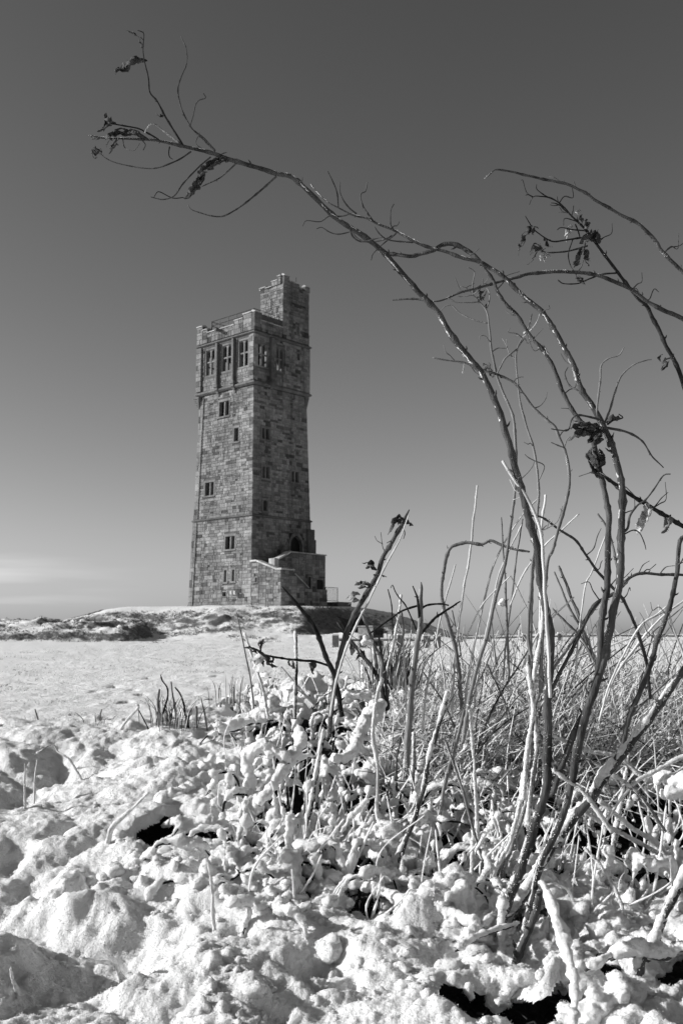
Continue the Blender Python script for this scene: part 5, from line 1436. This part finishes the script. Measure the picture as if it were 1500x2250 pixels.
STALKS = [  # foot -> tip, widths, material, distance (None = from the ground), label
 ([(995, 1500), (1000, 1427), (1020, 1283), (1030, 1233), (1040, 1140), (1048, 1067)], (8, 5), 'straw', 2.4, 'tallest pale stalk standing clear against the sky right of the looped bramble'),
 ([(1115, 1420), (1110, 1290), (1107, 1240), (1100, 1137)], (7, 4), 'stalk', 2.3, 'dark budded stalk left of the thickest stem'),
 ([(1110, 1420), (1125, 1300), (1135, 1220), (1148, 1140)], (5, 3), 'stalk', 2.4, 'thin stalk just beside the slim stem with the twiggy crown'),
 ([(1186, 1330), (1188, 1250), (1190, 1157), (1198, 1088)], (9, 7), 'straw', 2.1, 'pale stub end standing behind the thickest stem'),
 ([(1150, 1260), (1200, 1195), (1230, 1168), (1271, 1129)], (5, 4), 'straw', 2.2, 'short white straw pointing up to the right behind the thickest stem'),
 ([(1345, 1200), (1330, 1155), (1312, 1129)], (7, 5), 'stalk', 2.3, 'short dark stub left of the second arching stem'),
 ([(1270, 1400), (1285, 1290), (1300, 1255), (1332, 1170)], (5, 4), 'straw', 2.3, 'white straw slanting up behind the second arching stem'),
 ([(1030, 1480), (1060, 1333), (1090, 1227), (1143, 1137), (1180, 1097)], (6, 4), 'straw', 2.4, 'long pale stalk leaning right against the sky left of the thickest stem'),
 ([(1050, 1480), (1080, 1330), (1100, 1250), (1147, 1150)], (5, 4), 'straw', 2.45, 'pale stalk close beside the long leaning pale one'),
 ([(1180, 1395), (1212, 1358), (1260, 1312)], (6, 4), 'straw', 2.1, 'bright broken straw poking up to the right of the thickest stem'),
 ([(1270, 1350), (1260, 1327), (1240, 1275), (1227, 1243)], (9, 7), 'stalk', 2.5, 'blunt dark stalk leaning left between the arching stems'),
 ([(1285, 1395), (1255, 1345), (1235, 1300), (1217, 1257)], (8, 5), 'stalk', 2.5, 'blunt dark stalk leaning left beside its twin between the arching stems'),
 ([(1275, 1400), (1240, 1365), (1212, 1336)], (7, 5), 'stalk', 2.5, 'dark stalk lying low to the left between the arching stems'),
 ([(1500, 1440), (1480, 1385), (1463, 1333)], (7, 5), 'straw', 2.0, 'folded white reed stem falling to the right edge'),
 ([(1340, 1500), (1400, 1383), (1440, 1352), (1463, 1333)], (6, 5), 'straw', 2.0, 'folded white reed stem rising to meet the other at its bend'),
 ([(1360, 1470), (1440, 1370), (1500, 1320), (1560, 1285)], (7, 5), 'straw', 2.2, 'long pale stalk leaning out past the right edge'),
 ([(1195, 1500), (1260, 1405), (1300, 1345), (1317, 1322)], (9, 6), 'stalk', 2.3, 'stout stalk leaning right towards the second arching stem'),
 ([(1170, 1370), (1140, 1300), (1121, 1265)], (4, 3), 'straw', 2.1, 'kinked white straw falling right from its bend'),
 ([(1055, 1335), (1090, 1295), (1121, 1265)], (4, 3), 'straw', 2.1, 'kinked white straw rising right to its bend'),
 ([(1165, 1440), (1160, 1390), (1168, 1260), (1172, 1210)], (11, 8), 'stalk', 1.8, 'companion stem touching the left side of the thickest stem'),
 ([(1160, 1650), (1173, 1560), (1163, 1480), (1160, 1440)], (10, 9), 'stalk', 1.7, 'frosted stalk leaning on the foot of the thickest stem from the left'),
 ([(1170, 1700), (1180, 1637), (1172, 1520), (1180, 1450), (1192, 1380), (1197, 1260)], (9, 8), 'stalk', 1.75, 'long frosted stalk running up behind the thickest stem'),
 ([(550, 1490), (540, 1440), (520, 1346)], (5, 3), 'stalk', 2.7, 'thin stalk leaning left in front of the mound'),
 ([(577, 1510), (550, 1427), (538, 1390)], (5, 3), 'straw', 2.6, 'pale stalk crossing low beside the snowy leaves'),
 ([(650, 1510), (652, 1450), (650, 1388)], (8, 6), 'dark_bark', 2.6, 'short dark upright stalk between the snowy leaves and the snapped stem'),
 ([(660, 1520), (700, 1560), (640, 1490), (618, 1465)], (4, 3), 'straw', 2.6, 'small bent straw beneath the low dark branch'),
 ([(838, 1480), (838, 1450), (820, 1410), (797, 1350), (795, 1340)], (11, 6), 'stalk', 2.3, 'grey stalk leaning left from the foot of the grass clump'),
 ([(845, 1480), (838, 1440), (832, 1395)], (8, 6), 'bark', 2.3, 'short upright stub before the litter bin'),
 ([(850, 1480), (868, 1400), (878, 1340), (882, 1308)], (6, 4), 'straw', 2.35, 'stalk with a snow ball low on it by the splintered stem'),
 ([(860, 1490), (885, 1400), (882, 1345)], (6, 4), 'stalk', 2.3, 'upright stalk left of the splintered stem'),
 ([(890, 1500), (886, 1430), (884, 1372)], (5, 4), 'straw', 2.3, 'pale thin stub left of the splintered stem'),
 ([(862, 1380), (860, 1330), (852, 1295)], (4, 3), 'dark_bark', 2.4, 'hooked dark twig against the sky behind the splintered stem'),
 ([(893, 1335), (878, 1315), (868, 1300), (862, 1285), (858, 1292)], (4, 2), 'dark_bark', 2.3, 'thorny dark twig curling over beside the splintered stem'),
 ([(935, 1530), (950, 1440), (975, 1330), (1000, 1240)], (6, 4), 'straw', 2.4, 'long pale stalk crossing behind the looped bramble'),
 ([(905, 1767), (908, 1690), (910, 1610)], (9, 6), 'stalk', None, 'frosted upright stalk in the middle of the snow laden brambles'),
 ([(660, 1842), (680, 1787), (690, 1733), (700, 1677), (713, 1603)], (12, 8), 'bark', None, 'dark granular stalk standing alone in the snow left of centre'),
 ([(867, 1882), (853, 1850), (833, 1800), (828, 1767), (830, 1683), (820, 1617), (828, 1533), (840, 1493)], (10, 6), 'straw', None, 'tall snow coated stem with a slight bend left of centre'),
 ([(825, 1520), (830, 1480), (825, 1450), (822, 1420)], (9, 6), 'stalk', 2.4, 'white frosted stub behind the tall snow coated stem'),
 ([(860, 1923), (883, 1867), (910, 1800), (930, 1733), (943, 1667), (967, 1583), (985, 1520)], (15, 10), 'bark', None, 'stout dark stem leaning right from the snow at centre'),
 ([(950, 1850), (967, 1783), (980, 1710), (1000, 1637), (1020, 1560)], (11, 8), 'stalk', None, 'grey stem leaning right beside the stout dark one'),
 ([(1072, 1935), (1050, 1860), (1037, 1817), (1020, 1750), (1000, 1690), (975, 1620)], (8, 6), 'stalk', None, 'thin stem leaning left across the middle of the thicket'),
 ([(1037, 1960), (1038, 1890), (1040, 1837)], (7, 6), 'straw', None, 'frosted straw standing left of the foot of the thickest stem'),
 ([(1047, 1765), (1040, 1650), (1030, 1547)], (7, 5), 'straw', 1.9, 'pale frosted stalk hanging down in front of the thicket'),
 ([(1120, 1840), (1140, 1760), (1160, 1690), (1168, 1650)], (9, 7), 'stalk', None, 'frosted stalk left of the thickest stem near its foot'),
 ([(1100, 1930), (1127, 1850), (1150, 1783), (1173, 1703), (1180, 1640)], (12, 9), 'stalk', None, 'rope like stem climbing beside the foot of the thickest stem'),
 ([(1075, 1970), (1090, 1910), (1120, 1850), (1143, 1770), (1152, 1700)], (10, 8), 'straw', None, 'snow caked stem rising left of the foot of the thickest stem'),
 ([(1353, 1663), (1287, 1650), (1213, 1617)], (9, 7), 'straw', 1.75, 'snow topped straw lying level behind the second arching stem'),
 ([(1403, 1747), (1333, 1697), (1273, 1657)], (11, 8), 'stalk', 1.7, 'snow topped stalk falling right behind the leaning snowy stem'),
 ([(1283, 1742), (1250, 1720), (1213, 1690)], (8, 7), 'straw', 1.6, 'short snow topped straw between the arching stems'),
 ([(1475, 1892), (1440, 1855), (1383, 1817), (1313, 1760)], (12, 10), 'straw', None, 'long snow topped stalk lying down to the lower right'),
 ([(1453, 1882), (1390, 1847), (1330, 1815), (1277, 1783)], (9, 7), 'straw', None, 'thin snow topped stalk lying below the long one at lower right'),
 ([(1345, 1872), (1370, 1733), (1383, 1650)], (11, 8), 'stalk', None, 'upright frosted stalk in the dark hollow on the right'),
 ([(1440, 1683), (1437, 1640), (1430, 1597)], (4, 3), 'straw', 1.8, 'thin bent straw in the dark hollow on the right'),
 ([(1387, 1727), (1440, 1695), (1500, 1663), (1560, 1640)], (8, 7), 'straw', 1.7, 'frosted straw running out to the right edge above the hollow'),
 ([(1480, 1855), (1472, 1800), (1473, 1750), (1480, 1720)], (6, 5), 'stalk', None, 'thin stalk hanging from the snow clump at the right edge'),
 ([(1378, 2032), (1353, 1957), (1320, 1903), (1283, 1863)], (6, 4), 'stalk', None, 'curved dark grass blade in the snow at lower right'),
 ([(1425, 2110), (1440, 2067), (1467, 1997), (1500, 1930), (1545, 1840)], (24, 20), 'bark', None, 'stout snow flecked stem rising at the lower right edge'),
 ([(1373, 2205), (1393, 2150), (1413, 2097)], (26, 24), 'bark', None, 'dark stump holding up a snowy branch at lower right'),
 ([(1140, 2088), (1167, 2033), (1187, 1963)], (22, 20), 'bark', None, 'short dark stump right of the foot of the thickest stem'),
 ([(1160, 1960), (1180, 1905), (1200, 1850)], (14, 12), 'stalk', None, 'dark stalk squeezed between the feet of the two arching stems'),
 ([(44, 2195), (33, 2155), (25, 2128)], (8, 6), 'straw', None, 'small frosted twig standing at the lower left'),
 ([(258, 2122), (240, 2098), (226, 2075)], (9, 7), 'straw', None, 'frosted twig crossing another at the lip of the shaded hollow'),
 ([(250, 2122), (215, 2113), (181, 2111)], (8, 7), 'straw', None, 'frosted twig lying level out of the lip of the shaded hollow'),
 ([(472, 2040), (468, 2000), (465, 1950), (460, 1900)], (10, 8), 'straw', None, 'snow coated stick at the edge of the hollow'),
 ([(56, 1765), (58, 1720), (55, 1676)], (9, 7), 'straw', None, 'pair of pale stalks, the thicker one, at far left'),
 ([(76, 1745), (79, 1700), (80, 1669)], (8, 6), 'straw', None, 'round tipped pale stalk at far left'),
 ([(155, 1672), (130, 1652), (115, 1635), (80, 1655)], (5, 3), 'dark_bark', None, 'forked dark twig lying on the shaded snow at left'),
 ([(240, 1655), (236, 1620), (232, 1600)], (10, 5), 'dark_bark', 2.95, 'dark splinter rising at the crest of the bank at left'),
 ([(258, 1625), (275, 1590), (305, 1555), (300, 1550)], (6, 4), 'straw', 2.9, 'pale frosted straw leaning right at the crest of the bank'),
 ([(90, 1600), (84, 1580), (78, 1558)], (6, 3), 'stalk', 3.0, 'short dark stalk at the crest of the bank at far left'),
 ([(200, 1602), (184, 1582), (168, 1598), (148, 1604)], (4, 3), 'dark_bark', 3.0, 'hooked dark twig along the crest of the bank'),
 ([(218, 1600), (220, 1575), (225, 1558)], (5, 3), 'stalk', 3.0, 'small dark blade at the crest of the bank'),
 ([(238, 1865), (245, 1825), (280, 1790), (330, 1745)], (15, 13), 'straw', None, 'snow covered cane lying on the snow left of the dark hole'),
 ([(340, 1772), (360, 1782), (400, 1815), (410, 1822)], (9, 8), 'straw', None, 'snow covered cane bridging the dark hole'),
]
for pts, w, mt, d0, lab in STALKS:
    if d0 is None and pts[0][0] < 520:      # slight kinks and a thinner tip
        pts = [pts[0]] + [(a + rng.normal(0, 2), b + rng.normal(0, 2)) for a, b in pts[1:]]; w = (w[0] * 0.75, w[1] * 0.4)
    snowy = ('snow' in lab or 'frost' in lab or 'caked' in lab)
    plant('snowy_stalk' if snowy else 'dead_stalk', lab, 'stalk', pts, w if len(pts) == 2 else list(np.linspace(w[0], w[1], len(pts))), mat=mt, d0=d0, lean=rng.uniform(-0.06, 0.06) if d0 is None else 0.0,
          spur=0.05 if mt in ('bark', 'dark_bark', 'stalk') and w[0] > 5 else 0, crust=(0.72 if snowy else (0.3 if d0 is None else 0)), thick=0.0022 if snowy else 0.001, n=7)

# ---- branches buried in rolls of snow
def snowy_branch(label, pts, w, d0=None, d1=None, core='bark'):
    if d0 is None: d0 = hit(*pts[0])
    if d1 is None: d1 = hit(*pts[-1])
    P, d = trace3(pts, d0 - 0.04, d1 - 0.04)
    R = np.asarray(w, float) / 2 / FPX * d
    root = empty('snow_covered_branch', tuple(P[0])); tag(root, label, 'branch')
    g = Geo(); P2, R2 = resample(P, R, 0.005)
    R2 = R2 * (1 + 0.35 * (2 * vnoise(P2 * 60) - 1) + 0.18 * (2 * vnoise(P2 * 150) - 1))
    V, F = tube_mesh(P2, R2, 10); V = V - P[0]; g.add(V, F)
    for _ in range(int(len(P2) * 0.7)):
        i = rng.integers(len(P2)); clod(g, P2[i] - P[0] + rng.normal(0, 0.5, 3) * R2[i], R2[i] * rng.uniform(0.3, 0.75))
    s_ = fuse(g, 'snow', 0.0026, 0.0015, 0.006, root)
    g = Geo(); V, F = tube_mesh(P2 - np.array([0, -0.25, 0.85]) * R2[:, None], R2 * 0.34, 7); g.add(V - P[0], F); g.build('cane', M[core], root, True, False)
    return root, s_
SB = []
for a in [
  ('snow covered branch hanging down to the bottom edge right of the thickest stem', [(1182, 1935), (1200, 1955), (1215, 2000), (1232, 2055), (1250, 2110), (1260, 2160), (1263, 2210), (1255, 2262)], [15, 20, 22, 23, 24, 23, 21, 20], 1.42, 1.22),
  ('snow covered branch lying level on the dark stump at lower right', [(1340, 2100), (1362, 2086), (1395, 2080), (1430, 2086), (1465, 2092), (1500, 2080), (1570, 2068)], [22, 30, 32, 34, 30, 28, 28], 1.40, 1.38),
  ('thick roll of snow on a branch along the bottom right edge', [(1262, 2232), (1310, 2218), (1360, 2222), (1410, 2232), (1460, 2226), (1510, 2222), (1580, 2216)], [36, 50, 58, 56, 52, 50, 46], None, None),
  ('long rope of snow slanting down across the middle of the snow', [(440, 1858), (500, 1870), (545, 1880), (620, 1900), (700, 1921), (770, 1936), (830, 1955), (900, 1985), (950, 1998), (1010, 2012), (1050, 2032)], [18, 20, 22, 23, 24, 24, 26, 27, 26, 24, 20], None, None),
  ('snow covered twig running up to the foot of the thickest stem', [(1000, 2085), (1030, 2062), (1062, 2050), (1110, 2035), (1140, 2027)], [14, 15, 15, 14, 12], None, None),
  ('snow covered cane curving up beside the foot of the thickest stem', [(1015, 2062), (1050, 2040), (1080, 2012), (1095, 1978)], [16, 17, 16, 13], None, None),
  ('snow covered cane pushing out low behind the bottom right branch', [(1285, 2125), (1310, 2112), (1345, 2095)], [20, 20, 16], 1.36, 1.38),
  ('beaded snow on a straw at the lower right', [(1385, 1875), (1410, 1888), (1440, 1905), (1475, 1925)], [20, 22, 22, 18], None, None),
  ('snow crusted cane arching above the brambles at upper centre', [(735, 1560), (750, 1540), (775, 1528), (800, 1527), (825, 1545)], [18, 20, 22, 20, 16], 2.5, 2.45),
  ('snow crusted cane drooping over the dark gap in the brambles', [(840, 1545), (815, 1570), (795, 1600), (780, 1640), (760, 1665), (735, 1665)], [24, 28, 28, 26, 24, 20], 2.3, 2.1),
  ('snow crusted cane hanging left of the dark gap in the brambles', [(655, 1600), (660, 1630), (640, 1670), (615, 1700), (590, 1740), (570, 1760)], [20, 26, 26, 24, 22, 18], 2.3, 2.1),
  ('looped snow crusted cane at the left edge of the brambles', [(560, 1775), (548, 1720), (545, 1660), (575, 1640), (610, 1650), (635, 1670)], [22, 24, 26, 26, 24, 20], 2.25, 2.2),
  ('level snow crusted cane at the crest left of the brambles', [(480, 1602), (520, 1590), (560, 1580), (600, 1575)], [22, 22, 20, 16], 2.7, 2.7),
  ]:
    r_, s_ = snowy_branch(*a); SB.append(s_)

# round caps of snow sitting on stubs
def snow_cap(label, px, py, r_px, d):
    c = at(px, py, d); r = r_px / FPX * d
    g = Geo(); clod(g, (0, 0, 0), r, 0.85)
    for _ in range(9): clod(g, rng.normal(0, 0.45, 3) * r, r * rng.uniform(0.4, 0.7))
    o = fuse(g, 'snow_clump', 0.0028, 0.0016, 0.006); o.location = tuple(c); tag(o, label, 'snow clump')
snow_cap('big clump of snow hanging at the right edge above the lower right stalks', 1492, 1725, 30, 1.75)
snow_cap('ball of snow caught in the stalks right of the snapped stem', 803, 1410, 9, 2.3)
snow_cap('ball of snow caught on a stalk against the sky left of the thickest stem', 1100, 1327, 8, 2.3)
snow_cap('ball of snow low on the stout dark stem at centre', 897, 1845, 17, hit(885, 1870) - 0.02)
snow_cap('ball of snow left of the foot of the thickest stem', 838, 1918, 18, hit(838, 1925) - 0.02)

# ---- grass clump and the grey grass tuft
def blades(name, label, cat, cx, cy, n, spread, h, d0, lean, mats, group=None):
    root = empty(name, tuple(at(cx, cy, d0))); off = np.array(root.location); tag(root, label, cat, group)
    gs = {m_: Geo() for m_ in mats}
    for i in range(n):
        a = rng.normal(0, spread); b = at(cx + a, cy + rng.uniform(-6, 10), d0 + rng.normal(0, 0.04))
        hh = rng.uniform(0.4, 1) * h / FPX * d0; lx = (a / spread * 0.2 + rng.normal(0, 0.22) + lean) * hh
        P = np.array([b + [0, 0, -0.02], b + [lx * 0.35, 0, hh * 0.5], b + [lx, rng.normal(0, 0.2) * hh, hh * rng.uniform(0.8, 1)]])
        r = rng.uniform(0.0007, 0.0017)
        P, R = resample(P, [r, r, r * 0.3], 0.02); V, F = tube_mesh(P - off, R, 4); gs[mats[i % len(mats)]].add(V, F)
    for m_, g in gs.items(): g.build('blades', M[m_], root, False, False)['kind'] = 'stuff'
    return root
blades('grass_tuft', 'upright grey grass tuft at the crest of the bank left of centre', 'grass', 375, 1590, 60, 26, 80, 2.9, 0.05, ['stalk', 'dark_bark', 'straw'])
blades('grass_tuft', 'bushy dark grass clump below the litter bin', 'grass', 865, 1490, 110, 26, 110, 2.4, 0.22, ['dark_bark', 'stalk', 'straw'])
blades('grass_tuft', 'sparse grass tuft at the crest of the bank at far left', 'grass', 85, 1610, 16, 22, 40, 3.0, 0.1, ['stalk', 'straw'])
blades('grass_tuft', 'fine grass tuft below the field between the crest stalks', 'grass', 215, 1600, 18, 16, 38, 3.0, 0.1, ['stalk', 'straw'])
blades('grass_tuft', 'thin grass tuft left of the snowy leaves', 'grass', 520, 1530, 22, 28, 60, 2.8, 0.1, ['stalk', 'straw', 'dark_bark'])
for pts, w, lab in [([(352, 1600), (348, 1540), (350, 1515)], (9, 7), 'pale stub in the grey grass tuft'), ([(392, 1600), (384, 1550), (376, 1498)], (9, 4), 'pointed stalk in the middle of the grey grass tuft'), ([(412, 1585), (398, 1530), (385, 1510)], (7, 4), 'dark stalk leaning left in the grey grass tuft'), ([(352, 1590), (370, 1525), (356, 1495), (353, 1482)], (6, 3), 'twisted dark stem above the grey grass tuft'), ([(430, 1595), (433, 1565), (432, 1552)], (8, 7), 'frosted stub right of the grey grass tuft'), ([(330, 1612), (318, 1585), (305, 1560)], (4, 3), 'dark twig left of the grey grass tuft'), ([(452, 1580), (447, 1555), (442, 1533)], (6, 3), 'thin pointed stalk right of the grey grass tuft')]:
    plant('dead_stalk', lab, 'stalk', pts, list(np.linspace(w[0], w[1], len(pts))), mat='stalk' if 'dark' not in lab else 'dark_bark', d0=2.9, spur=0, n=6)

# ---- the dead straw of the thicket: the larger stalks one by one, the fine straw as one mass
def straw_foot():
    while True:
        px = rng.uniform(830, 1640); py = rng.uniform(1440, 1572)
        d = 3.45 - (py - 1440) / 160 * 1.35 + rng.normal(0, 0.1)
        if px < 980 and rng.random() < 0.45: continue
        x = ray(px, py)[0] / ray(px, py)[1] * d
        z = float(bank_base(np.array([x]), np.array([min(d, 3.3)]))[0])
        return np.array([x, d, z])
for i in range(190):
    b = straw_foot(); h = rng.uniform(0.12, 0.34); le = rng.normal(0.25, 0.5) * h
    P = np.array([b + [0, 0, -0.05], b + [le * 0.4 + rng.normal(0, 0.006), rng.normal(0, 0.02), h * 0.5], b + [le, rng.normal(0, 0.06), h]])
    root = empty('dead_stalk', tuple(b)); tag(root, 'slender dead stalk standing among the tangled straw on the right', 'stalk', 'slender stalks in the tangled straw')
    g = Geo(); r = rng.uniform(0.0012, 0.0030); twig_geo(g, P - b, [r, r * 0.9, r * 0.6], 6, 0.012)
    if rng.random() < 0.4:
        t = rng.uniform(0.4, 0.8); q = P[0] * (1 - t) + P[2] * t - b
        twig_geo(g, np.array([q, q + [rng.normal(0, 0.03), 0, 0.03], q + [rng.normal(0, 0.05), 0, 0.06]]), [r * 0.5, r * 0.4, r * 0.2], 5, 0.01)
    g.build('stem', M[['straw', 'stalk', 'stalk', 'bark'][i % 4]], root, True, False)
def straw_mass(n, lo, hi, rl, label, mat, flat=0.45):
    g = Geo()
    for i in range(n):
        b = straw_foot()
        if rng.random() < flat:
            az = rng.normal(0.2, 1.0) + (math.pi if rng.random() < 0.25 else 0); el = rng.normal(0.2, 0.35)
        else:
            az = rng.normal(0.1, 0.9) + (math.pi if rng.random() < 0.3 else 0); el = rng.normal(0.85, 0.35)
        L = rng.uniform(lo, hi); D = np.array([math.cos(az) * math.cos(el), math.sin(az) * math.cos(el), math.sin(el)])
        b = b + [0, 0, rng.uniform(-0.02, 0.09) if el < 0.6 else -0.02]
        e = b + D * L; k = (b + e) / 2 + rng.normal(0, 0.05, 3) * L
        r = rng.uniform(*rl)
        P, R = resample([b, k, e], [r, r * 0.9, r * 0.5], L / 5); V, F = tube_mesh(P, R, 3); g.add(V, F)
    o = g.build('dry_straw', M[mat], None, False, False); tag(o, label, kind='stuff')
straw_mass(520, 0.16, 0.34, (0.0007, 0.0017), 'tall pale straw leaning over the thicket on the right', 'straw', 0.3)
straw_mass(2700, 0.05, 0.22, (0.0006, 0.0016), 'tangle of pale dry straw filling the thicket on the right', 'straw', 0.62)
straw_mass(1300, 0.05, 0.20, (0.0006, 0.0014), 'darker dead grass mixed into the straw on the right', 'stalk', 0.6)
straw_mass(620, 0.10, 0.30, (0.0011, 0.0025), 'frost whitened straws crossing through the thicket on the right', 'crust', 0.55)
straw_mass(280, 0.20, 0.42, (0.0007, 0.0016), 'tall fine dead stems rising out of the straw on the right', 'stalk', 0.08)
straw_mass(160, 0.16, 0.40, (0.0008, 0.0018), 'tall frosted stems rising out of the straw on the right', 'crust', 0.08)
straw_mass(500, 0.06, 0.18, (0.0008, 0.002), 'black wet twigs low in the straw on the right', 'dark_bark', 0.7)
# dark twigs and litter showing in the hollows of the snow
g = Geo()
for _ in range(1700):
    px = rng.uniform(330, 1500); py = rng.uniform(1540, 2240)
    d = hit(px, py); p = at(px, py, d)
    if snow_h(np.array([p[0]]), np.array([p[1]]), False, True)[1][0] < 0.0: continue
    p[2] -= rng.uniform(0.03, 0.11); az = rng.uniform(0, 6.3); L = rng.uniform(0.015, 0.06); el = rng.normal(0.15, 0.35)
    D = np.array([math.cos(az) * math.cos(el), math.sin(az) * math.cos(el), math.sin(el)]); r = rng.uniform(0.0006, 0.002)
    P, R = resample([p, p + D * L * .5 + rng.normal(0, 0.004, 3), p + D * L], [r, r, r * .5], 0.012); V, F = tube_mesh(P, R, 5); g.add(V, F)
o = g.build('twig_litter', M['dark_bark'], None, False, False); tag(o, 'dark twig litter in the hollows of the snow', kind='stuff')


# pads of snow caught in the straw
g = Geo()
for _ in range(260):
    b = straw_foot(); r = rng.uniform(0.006, 0.022)
    for k in range(3): clod(g, b + rng.normal(0, 0.6, 3) * r + [0, 0, rng.uniform(-0.01, 0.05)], r * rng.uniform(0.5, 1), 0.6)
o = fuse(g, 'snow_in_straw', 0.0045, 0.002, 0.008); tag(o, 'pads of snow caught in the tangled straw', kind='stuff')
